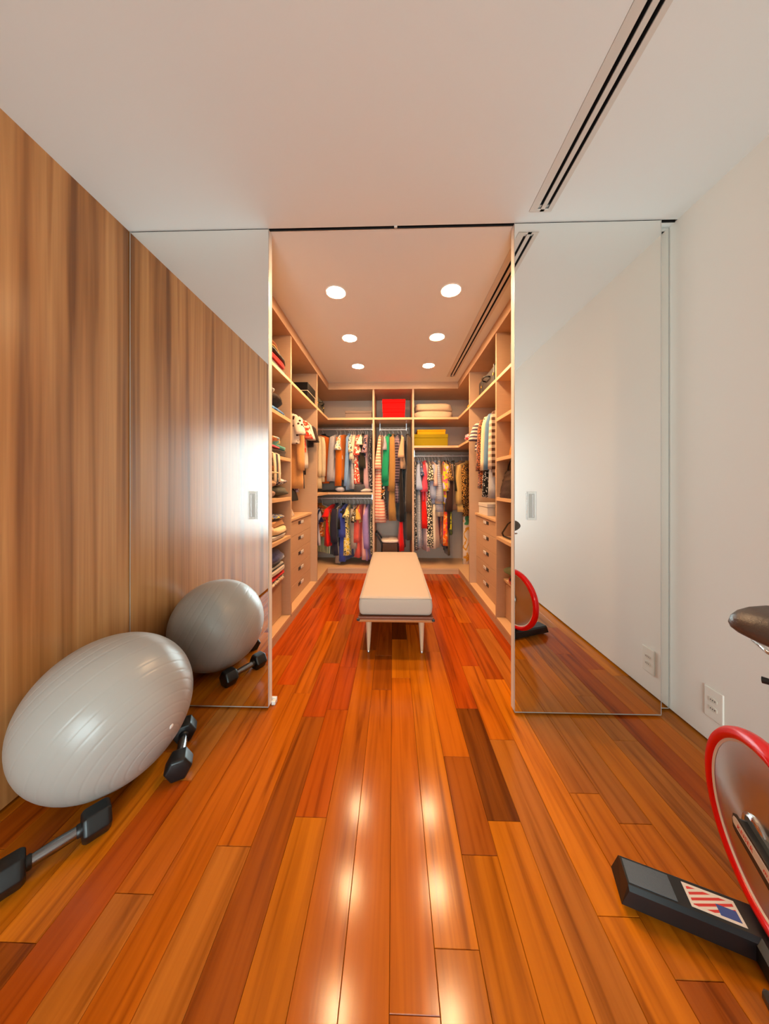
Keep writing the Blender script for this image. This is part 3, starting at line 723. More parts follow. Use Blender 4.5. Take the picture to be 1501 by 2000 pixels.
FZ = mat('fuzzy_navy', '#22225c', rough=.95, sheen=.5, bump=(90, .9), vary=(30, .5))
xs = -1.086   # centre depth of the left near shelves
G1 = 'folded clothes on the left near shelves'
yA = 2.305
# top shelf
z = 2.115
lump('jumper', 'grey folded jumper at the bottom of the top left shelf', 'jumper', (xs, yA-.01, z), (.38, .43, .05), cloth('p,#6a6266'), G1, 1, folds=2)
lump('jumper', 'red folded jumper under the brown shearling jacket', 'jumper', (xs, yA-.01, z+.05), (.38, .43, .045), cloth('p,#c80c08'), G1, 2, folds=1)
lump('jacket', 'black folded leather jacket on the red jumper', 'jacket', (xs, yA-.01, z+.093), (.385, .44, .035), mat('black_leather', '#17110e', rough=.45), G1, 3)
t = thing('shearling_jacket', 'brown folded shearling jacket with cream edges, top left shelf', 'jacket', (xs, yA-.03, z+.127), group=G1)
def lump_part(name, c, size, m, t, seed, rnd=2.6, amp=.12):
    o = lump(name, '', '', c, size, m, None, seed, amp, rnd=rnd)
    for k in ('label', 'category'): del o[k]
    o.parent = t; o.location = Vector(c)-Vector(t['org']); return o
lump_part('lining', (xs, yA-.03, z+.127), (.37, .42, .03), cloth('p,#d8a860'), t, 4)
lump_part('hide', (xs, yA-.04, z+.145), (.36, .40, .06), mat('brown_suede', '#7c4420', rough=.8, bump=(40, .4)), t, 5)
# second shelf
z = SHZ[1]
lump('jumper', 'bright blue knitted jumper at the bottom of the second left shelf', 'jumper', (xs, yA-.01, z), (.38, .43, .04), cloth('fl,#3a78c0,#1c3a70,#6aa0d8,40'), G1, 6)
lump('fur_throw', 'dark brown fur throw on the blue knitted jumper', 'throw', (xs, yA-.02, z+.038), (.39, .45, .125), mat('brown_fur', '#3a2820', rough=.95, bump=(70, 1.0), vary=(18, .3)), G1, 7, .2, rnd=2.3)
lump('blanket', 'pale grey blanket on top of the brown fur throw', 'blanket', (xs-.01, yA-.08, z+.155), (.36, .34, .06), cloth('fl,#c8c4c2,#8a8488,#e0dcd8,20'), G1, 8, .2, rnd=2.2)
# third shelf
z = SHZ[2]
lump('cardigan', 'dark brown ribbed cardigan on the third left shelf', 'cardigan', (xs, yA, z), (.385, .46, .055), cloth('st,#4a3626,#2c1e14,70,y'), G1, 9, .15)
lump('top', 'turquoise folded top between the brown cardigan and floral blouse', 'top', (xs, yA+.05, z+.052), (.375, .34, .04), cloth('p,#5cb8ac'), G1, 10, .15)
lump('top', 'pink folded top under the floral blouse', 'top', (xs, yA-.07, z+.052), (.375, .30, .035), cloth('p,#d8485c'), G1, 11, .15)
lump('blouse', 'crumpled yellow and pink floral blouse on the third left shelf', 'blouse', (xs, yA-.03, z+.088), (.38, .42, .07), cloth('fl,#e8b878,#e0705c,#8ab0c0,26'), G1, 12, .22, rnd=2.3)
t = thing('scarf', 'cream scarf with navy edges hanging from the third left shelf', 'scarf', (CL+.006, 2.20, 1.44), group=None)
for k, (y_, w_, m_) in enumerate(((2.165, .05, 'p,#e8d4b0'), (2.205, .016, 'p,#20304a'), (2.25, .04, 'p,#ecdcc0'))):
    bm = BM()
    pts = [(CL-.10, y_, 1.452), (CL-.02, y_, 1.455), (CL+.006, y_+.004, 1.44), (CL+.009, y_+.012, 1.36), (CL+.008, y_+.02, 1.29), (CL+.004, y_+.03, 1.23)]
    rr = []
    for i, p in enumerate(pts):
        rr.append([bm.verts.new((p[0], p[1]-w_/2, p[2])), bm.verts.new((p[0], p[1]+w_/2, p[2])), bm.verts.new((p[0]-.004, p[1]+w_/2, p[2]-.004)), bm.verts.new((p[0]-.004, p[1]-w_/2, p[2]-.004))])
    for a, b_ in zip(rr, rr[1:]):
        for q in range(4): bm.faces.new((a[q], a[(q+1) % 4], b_[(q+1) % 4], b_[q]))
    bm.faces.new(rr[0]); bm.faces.new(rr[-1][::-1])
    obj('strip' if k != 1 else 'border', bm, cloth(m_), t, 'all')
# fourth shelf
z = SHZ[3]
lump('jumper', 'rolled taupe knit jumper at the bottom of the fourth left shelf', 'jumper', (xs+.01, 2.16, z), (.38, .34, .075), cloth('p,#94705a'), G1, 13, .1, rnd=2.4)
lump('jumper', 'rolled beige knit jumper on the taupe one', 'jumper', (xs+.01, 2.16, z+.072), (.39, .36, .085), cloth('p,#c09a74'), G1, 14, .1, rnd=2.4)
lump('scarf', 'fuzzy grey green scarf rolled beside the beige jumpers', 'scarf', (xs+.01, 2.435, z), (.38, .19, .10), mat('fuzzy_grey', '#6e6c60', rough=.95, bump=(80, 1), vary=(40, .4)), G1, 15, .15, rnd=2.2)
lump('top', 'white and navy crumpled top on the fuzzy grey scarf', 'top', (xs+.02, 2.43, z+.098), (.34, .19, .07), cloth('fl,#d8d0cc,#1c2450,#f0e8e0,22'), G1, 16, .2, rnd=2.2)
lump('towel', 'cream folded towel over the beige knit jumper', 'towel', (xs+.01, 2.20, z+.155), (.38, .40, .055), cloth('p,#ead0a0'), G1, 17, .2)
lump('top', 'orange folded top on the cream towel', 'top', (xs+.01, 2.18, z+.208), (.36, .36, .045), cloth('p,#e07a10'), G1, 18, .15)
# fifth shelf
z = SHZ[4]
lump('towel', 'white folded towel at the bottom of the fifth left shelf', 'towel', (xs, 2.34, z), (.38, .37, .04), cloth('p,#ccc4bc'), G1, 19)
lump('jumper', 'cream folded jumper on the white towel', 'jumper', (xs+.01, 2.36, z+.038), (.38, .34, .06), cloth('p,#ecd0a0'), G1, 20, folds=1)
lump('jumper', 'tan folded jumper on the cream jumper', 'jumper', (xs, 2.35, z+.095), (.37, .34, .06), cloth('p,#c8935e'), G1, 21, folds=1)
lump('jumper', 'brown rolled jumper under the red cap', 'jumper', (xs, 2.06, z), (.37, .20, .13), cloth('p,#6e4430'), G1, 22, .1, rnd=2.2)
lump('scarf', 'blue and yellow printed scarf on the tan jumper', 'scarf', (xs+.03, 2.36, z+.152), (.32, .28, .045), cloth('fl,#2c5c98,#e0c030,#e8e0d8,30'), G1, 23, .3, rnd=2.2)
t = thing('cap', 'bright red cap on the fifth left shelf', 'cap', (xs+.07, 2.11, z+.13))
bm = BM(); add_lathe(bm, [(.105, 0), (.106, .03), (.098, .06), (.075, .088), (.04, .104), (.005, .108)], 28, Matrix.Translation((xs+.07, 2.11, z+.135))); obj('crown', bm, cloth('p,#e80a08'), t, 'all')
bm = BM(); add_prism(bm, [(.10*math.cos(a), .10*math.sin(a)) for a in [PI/2*-1 + PI*i/12 for i in range(13)]], .008, Matrix.Translation((xs+.11, 2.11, z+.128)) @ Matrix.Rotation(.25, 4, 'Y') @ Matrix.Scale(1.1, 4)); obj('brim', bm, cloth('p,#e2b8a0'), t)
# sixth, on the cupboard
z = .412
lump('shirt', 'cream and black patterned shirt at the bottom of the stack on the left cupboard', 'shirt', (xs, yA, z), (.38, .44, .05), cloth('fl,#d8c8b0,#1c1816,#b08040,26'), G1, 24, .15)
lump('top', 'red folded top in the stack on the left cupboard', 'top', (xs, yA+.02, z+.05), (.37, .36, .03), cloth('p,#cc1410'), G1, 25)
lump('shirt', 'black and white gingham shirt under the navy blanket', 'shirt', (xs, yA, z+.078), (.38, .44, .08), cloth('ck,#e0d4c4,#1c1a20,45'), G1, 26, .12)
lump('blanket', 'fuzzy navy blanket on the stack over the left cupboard', 'blanket', (xs, yA, z+.155), (.39, .45, .12), FZ, G1, 27, .15, rnd=2.4)

# bags and boxes
def carton(name, label, x0, y0, z0, x1, y1, z1, m, lid=None, lm=None, cat='box', grow=.004, group=None):
    t = thing(name, label, cat, ((x0+x1)/2, (y0+y1)/2, z0), group=group)
    zl = z1 - (lid or 0)
    box('base', m, t, x0, y0, z0, x1, y1, zl-.002 if lid else z1, b=.003, seg=2)
    if lid: box('lid', lm or m, t, x0-grow, y0-grow, zl, x1+grow, y1+grow, z1, b=.003, seg=2)
    return t
BOXB = mat('black_box', '#0c0908', rough=.6, spec=.2); REDB = mat('red_box', '#e40200', rough=.7, spec=.12)
t = carton('storage_box', 'black lidded box on the top shelf over the left drawers', -1.25, 3.10, 2.115, -.905, 3.40, 2.29, BOXB, .085)
bm = BM(); add_box(bm, -1.254, 3.096, 2.201, -.901, 3.404, 2.205); obj('piping', bm, mat('cream_piping', '#d8ccb8', rough=.6), t)
carton('flat_box', 'flat brown cardboard box on the top shelf, back left bay', -.665, 4.09, 2.116, -.295, 4.40, 2.229, mat('brown_card', '#7a6456', rough=.7), .03)
carton('storage_box', 'lower red box of two on the back top shelf', -.142, 4.10, 2.116, .160, 4.38, 2.255, REDB, .045)
carton('storage_box', 'upper red box stacked on another red box', -.148, 4.095, 2.256, .166, 4.385, 2.389, REDB, .05)
carton('storage_box', 'yellow box on top of the olive box', .337, 4.10, 1.901, .721, 4.36, 1.966, mat('yellow_box', '#e09000', rough=.7, spec=.15), .02)
carton('storage_box', 'olive mustard box on the lower shelf, back right bay', .290, 4.08, 1.733, .750, 4.40, 1.900, mat('olive_box', '#8c7604', rough=.7, spec=.15), .05)
carton('shoe_box', 'white lidded box on the right drawers', .957, 3.03, .887, 1.22, 3.33, 1.008, mat('white_card', '#d8cfc4', rough=.6), .035)
carton('small_box', 'tiny yellow box on the top shelf, back right corner', .93, 3.56, 2.116, 1.0, 3.72, 2.19, mat('yellow_card', '#c09010', rough=.6), .02)
PIL = cloth('p,#d2b494')
lump('pillow', 'lower beige folded pillow on the back top shelf', 'pillow', (.555, 4.25, 2.116), (.54, .34, .112), PIL, 'pillows on the back top shelf', 31, .1, rnd=4.5)
lump('pillow', 'upper beige folded pillow on the back top shelf', 'pillow', (.565, 4.25, 2.222), (.53, .33, .112), PIL, 'pillows on the back top shelf', 32, .1, rnd=4.5)
lump('blanket', 'crumpled pink and grey cloth on the lower shelf, back right corner', 'cloth', (1.09, 3.78, 1.733), (.36, .40, .13), cloth('fl,#d0b0b4,#8a7488,#b02030,18'), None, 33, .3, rnd=2.1)
lump('cap', 'pale grey cap on the middle shelf, back left bay', 'cap', (-.74, 4.12, 1.101), (.13, .2, .075), cloth('p,#a8a8b4'), None, 34, .1, rnd=2)
carton('flat_case', 'flat black case on the middle shelf, back left bay', -.98, 4.05, 1.101, -.73, 4.30, 1.128, BOXB, cat='case')
lump('jumper', 'dark grey folded jumper on the middle shelf, back left bay', 'jumper', (-.46, 4.18, 1.101), (.16, .30, .11), cloth('p,#4a4648'), None, 35)
lump('top', 'pale folded cloth at the front of the middle shelf', 'cloth', (-.38, 4.10, 1.101), (.20, .16, .05), cloth('p,#c4bab0'), None, 36, .25, rnd=2.2)
# brown suitcase
SUIT = mat('brown_leather', '#2e1e16', rough=.55, spec=.3, vary=(40, .5))
def case(name, label, x0, y0, z0, x1, y1, z1, m, s, cat='suitcase'):
    t = thing(name, label, cat, ((x0+x1)/2, (y0+y1)/2, z0)); xf = x0 if s > 0 else x1
    box('shell', m, t, x0, y0, z0, x1, y1, z1, b=.025, seg=4)
    for y in (y0+(y1-y0)*.2, y0+(y1-y0)*.78):
        box('strap', BLACK, t, x0-.004, y-.014, z0+.001, x1+.004, y+.014, z1+.004, b=.003)
        bm = BM(); add_box(bm, xf-s*.008-.004, y-.012, (z0+z1)/2-.01, xf-s*.008+.004, y+.012, (z0+z1)/2+.016, b=.002); obj('buckle', bm, mat('brass', '#c8a050', rough=.25, metal=1), t)
    yc = (y0+y1)/2; zc = z0+(z1-z0)*.62
    bm = BM(); add_tube(bm, [(xf, yc-.07, zc), (xf-s*.03, yc-.062, zc+.004), (xf-s*.04, yc-.03, zc+.01), (xf-s*.04, yc+.03, zc+.01), (xf-s*.03, yc+.062, zc+.004), (xf, yc+.07, zc)], .008, 8); obj('handle', bm, BLACK, t, 'all')
    return t
case('suitcase', 'dark brown leather suitcase on the top shelf over the right drawers', .915, 2.585, 2.116, 1.32, 3.20, 2.30, SUIT, 1)
case('camera_bag', 'dark green grey bag on the top shelf, back left corner', -1.26, 3.50, 2.116, -.925, 3.96, 2.30, mat('olive_canvas', '#3a3428', rough=.8, bump=(120, .4)), -1, 'bag')
case('travel_bag', 'dark brown travel bag on the top shelf of the right near unit', .893, 1.80, 2.116, 1.30, 2.30, 2.30, mat('dark_canvas', '#2c221c', rough=.7, bump=(90, .5)), 1, 'bag')
# handbags of the right near unit
def handbag(name, label, c, size, m, mh, hook='arc', quilt=False):
    x, y, z = c; dx, dy, dz = size
    t = thing(name, label, 'handbag', c)
    bm = BM(); n = 14
    rings = []
    for i in range(n+1):
        u = i/n; w = 1 - .16*u + .05*math.sin(PI*u); th = (1-.65*u**1.5)
        r = []
        for k in range(28):
            a = 2*PI*k/28; ca, sa = math.cos(a), math.sin(a)
            px = dx/2*th*math.copysign(abs(ca)**.5, ca); py = dy/2*w*math.copysign(abs(sa)**.5, sa)
            if quilt:
                q = abs(math.sin((py/dy*7+u*5)*PI/1.3))*abs(math.sin((py/dy*7-u*5)*PI/1.3)); px += math.copysign(.012*q, px)
            r.append(bm.verts.new((x+px, y+py, z+dz*u)))
        rings.append(r)
    for a, b_ in zip(rings, rings[1:]):
        for k in range(28): bm.faces.new((a[k], a[(k+1) % 28], b_[(k+1) % 28], b_[k]))
    bm.faces.new(rings[0][::-1]); bm.faces.new(rings[-1])
    obj('body', bm, m, t, True)
    bm = BM()
    if hook == 'arc': pts = [(x-dx*.12, y+dy*.3*math.cos(a), z+dz*.95+dz*.45*math.sin(a)) for a in [PI*i/14 for i in range(15)]]
    else: pts = hook
    add_tube(bm, pts, .008, 8, flat=.6); obj('strap', bm, mh, t, 'all')
    return t
LEA = mat('bag_leather', '#33221a', rough=.35, bump=(50, .3))
handbag('handbag', 'quilted dark brown handbag on the right near unit', (.960, 2.365, SHZ[3]), (.15, .30, .22), LEA, BLACK, 'arc', True)
handbag('handbag', 'orange handbag on the third right shelf', (.955, 2.20, SHZ[2]), (.15, .22, .17), mat('orange_leather', '#e07c08', rough=.45), mat('orange_strap', '#d88a10', rough=.5))
handbag('handbag', 'dark shoulder bag with looped strap on the fifth right shelf', (.98, 2.18, SHZ[4]), (.15, .22, .22), mat('black_bag', '#1c1614', rough=.4), mat('black_strap', '#241a14', rough=.4),
        [(.93, 2.24, SHZ[4]+.19), (.90, 2.34, SHZ[4]+.13), (.895, 2.45, SHZ[4]+.04), (.91, 2.465, SHZ[4]+.012), (.93, 2.36, SHZ[4]+.010), (.95, 2.20, SHZ[4]+.02)])
handbag('handbag', 'tall black bag behind the quilted handbag', (1.12, 2.32, SHZ[3]), (.16, .26, .29), mat('matt_black', '#0f0d0c', rough=.6), BLACK)
t = thing('sun_hat', 'olive green hat on the right cupboard', 'hat', (1.01, 2.29, .50))
zz = .412
lump('scarf', 'red and orange scarf under the olive green hat', 'scarf', (1.01, 2.25, zz), (.23, .26, .12), cloth('fl,#d01c10,#e08030,#202020,24'), None, 41, .2, rnd=2.3)
bm = BM(); add_lathe(bm, [(.155, .0), (.155, .004), (.10, .016), (.092, .05), (.075, .075), (.03, .088), (.003, .089)], 32, Matrix.Translation((1.01, 2.29, zz+.122))); obj('brim_and_crown', bm, cloth('p,#4c4a20'), t, 'all')
t.location = (1.01, 2.29, zz+.122); t['org'] = (1.01, 2.29, zz+.122)
for o in t.children:
    o.location = Vector((1.01, 2.29, .50)) - Vector((1.01, 2.29, zz+.122))
bm = BM(); add_lathe(bm, [(.093, 0), (.0945, .002), (.0935, .016), (.092, .018)], 32, Matrix.Translation((1.01, 2.29, zz+.142)), cap=False); obj('band', bm, cloth('p,#2a2814'), t, 'all')
# things standing on the drawers
t = thing('tote_bag', 'cream cloth bag with dark handle on the left drawers', 'bag', (-1.06, 2.90, .887))
bm = BM()
rows_ = []
for i in range(8):
    u = i/7; rows_.append((.887+.155*u, .12*(1-.45*u)+.01*math.sin(6*u), .055*(1-.6*u), .5, 0, 0))
ring_loft(bm, rows_, 20, .2, 1.0, 5)
for v in bm.verts:
    x_, y_ = v.co.x, v.co.y; v.co.x = -1.06 - y_ + (v.co.z-.887)*-.1; v.co.y = 2.90 + x_*1.25
obj('body', bm, cloth('fl,#e6d4b8,#c0b4b8,#d8c8b0,12'), t, 'all')
bm = BM(); add_tube(bm, [(-.995, 2.79+.05*math.cos(a), .905+.06*math.sin(a)) for a in [PI*i/12 - .6 for i in range(13)]], .006, 8); obj('handle', bm, mat('dark_cord', '#30241c', rough=.6), t, 'all')
t = handbag('handbag', 'small black evening bag hanging above the left drawers', (-.99, 2.86, 1.05), (.09, .20, .10), mat('black_velvet', '#14100e', rough=.7), mat('thin_cord', '#3a2c20', rough=.5),
        [(-.99, 2.80, 1.14), (-1.06, 2.81, 1.40), (-1.147, 2.825, 1.99), (-1.147, 2.84, 2.03), (-1.147, 2.855, 1.99), (-1.06, 2.87, 1.40), (-.99, 2.92, 1.14)])
bm = BM(); add_lathe(bm, [(.018, 0), (.020, .02), (.010, .06), (.003, .08)], 16, Matrix.Translation((1.0, 2.80, .887))); tag(obj('perfume_bottle', bm, BLACKP, at=(1.0, 2.80, .887), smooth=True), 'small dark bottle beside the white box on the right drawers', 'bottle')
t = thing('belt', 'yellow belt hanging above the right drawers', 'belt', (CR+.05, 2.60, 1.5))
bm = BM(); add_box(bm, .925, 2.585, 1.0, .929, 2.615, 1.99, b=.001); obj('strap', bm, cloth('p,#e8b010'), t)
bm = BM(); add_tube(bm, [(.927, 2.60, 1.985), (.94, 2.60, 2.02), (1.03, 2.60, 2.03), (1.167, 2.60, 2.026)], .002, 6); obj('hook', bm, STEEL, t)

# ------------------------------------------------------------------ bench
t = thing('upholstered_bench', 'long cream upholstered bench with tapered legs in the aisle', 'bench', (.017, 2.75, 0))
bx0, bx1, by0, by1 = -.237, .271, 2.05, 3.46
CREAM = mat('cream_upholstery', '#b6a594', rough=.75, spec=.3, sheen=.15, bump=(160, .15))
bm = BM(); nx, ny = 10, 26
# cushion: rounded box with bulging sides and a crowned top
add_box(bm, bx0+.006, by0+.012, .292, bx1-.006, by1-.012, .424, b=.022, seg=4)
bmesh.ops.subdivide_edges(bm, edges=[e for e in bm.edges if e.calc_length() > .05], cuts=6, use_grid_fill=True)
cx_, cy_ = (bx0+bx1)/2, (by0+by1)/2
for v in bm.verts:
    h_ = (v.co.z-.292)/.132; s_ = math.sin(PI*max(0, min(1, h_)))
    u, w = (v.co.x-cx_)/((bx1-bx0)/2), (v.co.y-cy_)/((by1-by0)/2)
    v.co.x += .010*s_*u; v.co.y += .008*s_*w
    if h_ > .9: v.co.z += .008*(1-u*u)*(1-w**4)
obj('cushion', bm, CREAM, t, 'all')
bm = BM()
for a, b_ in (((bx0+.010, by0+.012), (bx1-.010, by0+.012)), ((bx1-.004, by0+.018), (bx1-.004, by1-.018)), ((bx1-.010, by1-.012), (bx0+.010, by1-.012)), ((bx0+.004, by1-.018), (bx0+.004, by0+.018))):
    add_tube(bm, [(a[0], a[1], .411), ((a[0]+b_[0])/2, (a[1]+b_[1])/2, .4115), (b_[0], b_[1], .411)], .003, 8)
obj('piping', bm, mat('piping_grey', '#b0a294', rough=.8), t, 'all')
WAL = mat('bench_wood', '#7a3c1a', rough=.35, vary=((8, 1.5, 60), .7))
box('upper_frame', WAL, t, bx0-.008, by0-.004, .272, bx1+.008, by1+.004, .290, b=.003, seg=2)
box('lower_frame', mat('bench_wood_light', '#b06a34', rough=.35), t, bx0-.006, by0, .252, bx1+.006, by1, .2695, b=.003, seg=2)
for x in (bx0-.006, bx1+.006):
    for y in (by0+.002, by1-.002): box('corner_cap', BLACKP, t, x-.010, y-.010, .262, x+.010, y+.010, .278, b=.003, seg=2)
LEG = mat('bench_leg_wood', '#c8a684', rough=.3, spec=.6)
for sx, xb in ((-1, -.178), (1, .206)):
    for yb, yt in ((2.133, 2.150), (3.37, 3.35)):
        bm = BM(); add_tube(bm, [(xb-sx*.002, yt, .252), (xb-sx*.001, yt, .20), (xb, yb, .012), (xb, yb, .0)], [.025, .021, .010, .0095], 18); l = obj('leg', bm, LEG, t, True)
        bm = BM(); add_lathe(bm, [(.0115, 0), (.0115, .010), (.0100, .013)], 16, Matrix.Translation((xb, yb, 0))); obj('foot_cap', bm, STEEL, l, True)

# wicker chair in the middle bay
t = thing('wicker_stool', 'dark wicker chair with cream seat behind the bench', 'chair', (-.05, 4.27, .08))
WICK = mat('dark_wicker', '#5a4030', rough=.7, bump=((160, 160, 160), .8), vary=((90, 90, 90), .4))
CHW = mat('ebony', '#1a1512', rough=.4)
for x in (-.155, .065):
    for y in (4.13, 4.39):
        bm = BM(); add_tube(bm, [(x, y, .385), (x+(.01 if x > 0 else -.01), y, .08)], [.013, .010], 10); obj('leg', bm, CHW, t, True)
box('skirt', WICK, t, -.160, 4.125, .27, .07, 4.395, .385, b=.006, seg=2)
lump_part('seat_cushion', (-.045, 4.26, .385), (.25, .29, .05), cloth('p,#e4d4c0'), t, 51, 4, .04)
for y in (4.13, 4.39):
    bm = BM(); add_tube(bm, [(-.150, y, .33), (-.165, y, .40), (-.20, y, .46), (-.245, y, .52)], [.013, .013, .012, .010], 10); obj('back_post', bm, CHW, t, True)
bm = BM(); add_box(bm, -.012, 4.12, -.012, .012, 4.40, .012, b=.006, seg=2, M=Matrix.Translation((-.24, 0, .515))); obj('back_rail', bm, CHW, t, True)

# ------------------------------------------------------------------ exercise ball
BC, BR = Vector((-1.1665, 1.200, .2815)), .2815
t = thing('exercise_ball', 'large pearl grey exercise ball leaning on the wood wall', 'exercise ball', (BC.x, BC.y, 0))
PEARL = mat('pearl_vinyl', '#a8a29a', rough=.30, spec=.45, vary=(1.2, .96))
axis = Vector((.80, -.22, -.42)).normalized()
Rm = axis.to_track_quat('Z', 'Y').to_matrix().to_4x4()
prof = []; N = 260
grooves = [math.radians(a) for a in (12, 20, 28, 36, 44, 52, 60, 68, 76, 90, 104, 112, 120, 128, 136, 144, 152, 160, 168)]
for i in range(N+1):
    th = PI*(.004 + .992*i/N)
    d = 0
    for g_ in grooves:
        x_ = (th-g_)/.0085
        d -= .0011*math.exp(-x_*x_)
    prof.append(((BR+d)*math.sin(th), (BR+d)*math.cos(th)))
bm = BM(); add_lathe(bm, prof, 96, Matrix.Translation(BC) @ Rm)
for v in bm.verts: v.co.x = max(v.co.x, XL+.0008)          # pressed flat where it leans on the wall
obj('shell', bm, PEARL, t, 'all')
bm = BM(); pv = (Vector((-.885, 1.165, .235))-BC).normalized()
add_lathe(bm, [(.009, 0), (.009, .0015), (.005, .003), (.0, .0035)], 16, Matrix.Translation(BC + pv*(BR-.0008)) @ pv.to_track_quat('Z', 'Y').to_matrix().to_4x4(), cap=False); obj('valve_plug', bm, mat('white_plug', '#ece8e2', rough=.35), t, True)

# ------------------------------------------------------------------ hex dumbbells
def dumbbell(label, a, b_):
    a, b_ = Vector(a), Vector(b_); d = (b_-a).normalized(); mid = (a+b_)/2
    t = thing('dumbbell', label, 'dumbbell', (mid.x, mid.y, 0), math.atan2(d.y, d.x), 'dumbbells beside the ball', world=False)
    L = (b_-a).length; r = .050; ap = r*math.cos(PI/6); hz = ap
    for s in (-1, 1):
        bm = BM(); hl = .037; rings = []
        for xx, k in ((-hl, .84), (-hl+.008, .98), (-hl+.014, 1.0), (hl-.014, 1.0), (hl-.008, .98), (hl, .84)):
            rings.append([bm.verts.new((s*L/2+xx, k*r*math.cos(PI/6*0+PI/3*i), hz + k*r*math.sin(PI/3*i))) for i in range(6)])
        for p, q in zip(rings, rings[1:]):
            for i in range(6): bm.faces.new((p[i], p[(i+1) % 6], q[(i+1) % 6], q[i]))
        bm.faces.new(rings[0][::-1]); bm.faces.new(rings[-1])
        es = [e for e in bm.edges]
        bmesh.ops.bevel(bm, geom=es, offset=.0035, segments=2, affect='EDGES', profile=.5)
        obj('head', bm, BLACK, t, True)
    bm = BM(); q = L/2-.033
    pr = [(.0165, -q), (.0175, -q*.6), (.0190, 0), (.0175, q*.6), (.0165, q)]
    add_lathe(bm, pr, 24, Matrix.Translation((0, 0, hz)) @ Matrix.Rotation(PI/2, 4, 'Y')); g = obj('handle', bm, mat('dark_chrome', '#8a8a8c', rough=.2, metal=1.0), t, True)
    for s in (-1, 1):
        bm = BM(); add_lathe(bm, [(.020, 0), (.020, .010), (.017, .014)], 24, Matrix.Translation((s*(q-.002), 0, hz)) @ Matrix.Rotation(-s*PI/2, 4, 'Y')); obj('collar', bm, BLACK, g, True)
    return t
dumbbell('black hex dumbbell nearest the camera beside the ball', (-1.150, .850, 0), (-1.030, 1.000, 0))
dumbbell('black hex dumbbell between the ball and the left mirror door', (-.892, 1.208, 0), (-.992, 1.382, 0))

# ------------------------------------------------------------------ indoor exercise bike (local x points to the mirror doors, y to the room's middle)
t = thing('exercise_bike', 'black indoor exercise bike with red rimmed flywheel', 'exercise bike', (.960, .777, 0), 1.221, world=False)
WC = Vector((0, 0, .305)); RX = Matrix.Translation(WC) @ Matrix.Rotation(PI/2, 4, 'X')
RED = mat('red_rim', '#e00202', rough=.25, spec=.4)
DISC = mat('spun_aluminium', '#c4c0ba', rough=.30, metal=1.0)
db = DISC.node_tree.nodes['Principled BSDF']; tn = DISC.node_tree.nodes.new('ShaderNodeTangent'); tn.direction_type = 'RADIAL'; tn.axis = 'Y'
db.inputs['Anisotropic'].default_value = .85; DISC.node_tree.links.new(tn.outputs[0], db.inputs['Tangent'])
fw = bpy.data.objects.new('flywheel', None); C.objects.link(fw); fw.parent = t; fw.location = WC
R0 = Matrix.Rotation(PI/2, 4, 'X')
bm = BM(); n = 96
prof = [(.200, -.014), (.203, -.020), (.212, -.0225), (.223, -.020), (.230, -.011), (.232, 0), (.230, .011), (.223, .020), (.212, .0225), (.203, .020), (.200, .014)]
add_lathe(bm, prof, n, R0, cap=False); obj('rim', bm, RED, fw, 'all')
bm = BM(); add_lathe(bm, [(.028, -.030), (.195, -.010), (.2005, -.010), (.2005, .010), (.195, .010), (.028, .030)], n, R0); obj('disc', bm, DISC, fw, True)
for s in (-1, 1):
    bm = BM(); add_lathe(bm, [(.194, s*.0106), (.2010, s*.0145)], n, R0, cap=False); obj('rim_stripe', bm, mat('white_stripe', '#e6e2dc', rough=.4), fw, True)
bm = BM(); add_lathe(bm, [(.008, -.053), (.012, -.052), (.012, -.036), (.036, -.0355), (.042, -.032), (.042, .032), (.036, .0355), (.012, .036), (.012, .052), (.008, .053)], 28, R0); obj('hub', bm, CHROME, fw, True)
# stays from the hub down to the frame, left one carries the label
STAY = mat('satin_black_frame', '#1b1d20', rough=.42)
STAYT = mat('grey_cover', '#4a5256', rough=.4)
def side_plate(prof, ya, yb):
    """(x,z) outline extruded from y=ya to y=yb"""
    b_ = BM(); A = [b_.verts.new((x, ya, z_)) for x, z_ in prof]; B = [b_.verts.new((x, yb, z_)) for x, z_ in prof]; n_ = len(prof)
    for k in range(n_): b_.faces.new((A[k], A[(k+1) % n_], B[(k+1) % n_], B[k]))
    b_.faces.new(A[::-1]); b_.faces.new(B); return b_
def stay_line(x): return .312 - .163*(.02 - x)
def stay_prof(up, dn, x0=.026, x1=-.46, rounded=True):
    top = [(x0-.012, stay_line(x0)+up), (x1, stay_line(x1)+up*1.4)]; bot = [(x1, stay_line(x1)-dn*1.5), (x0-.012, stay_line(x0)-dn)]
    m_ = stay_line(x0) + (up-dn)/2
    return top + bot + [(x0-.003, m_-(up+dn)*.38), (x0, m_), (x0-.003, m_+(up+dn)*.38)]
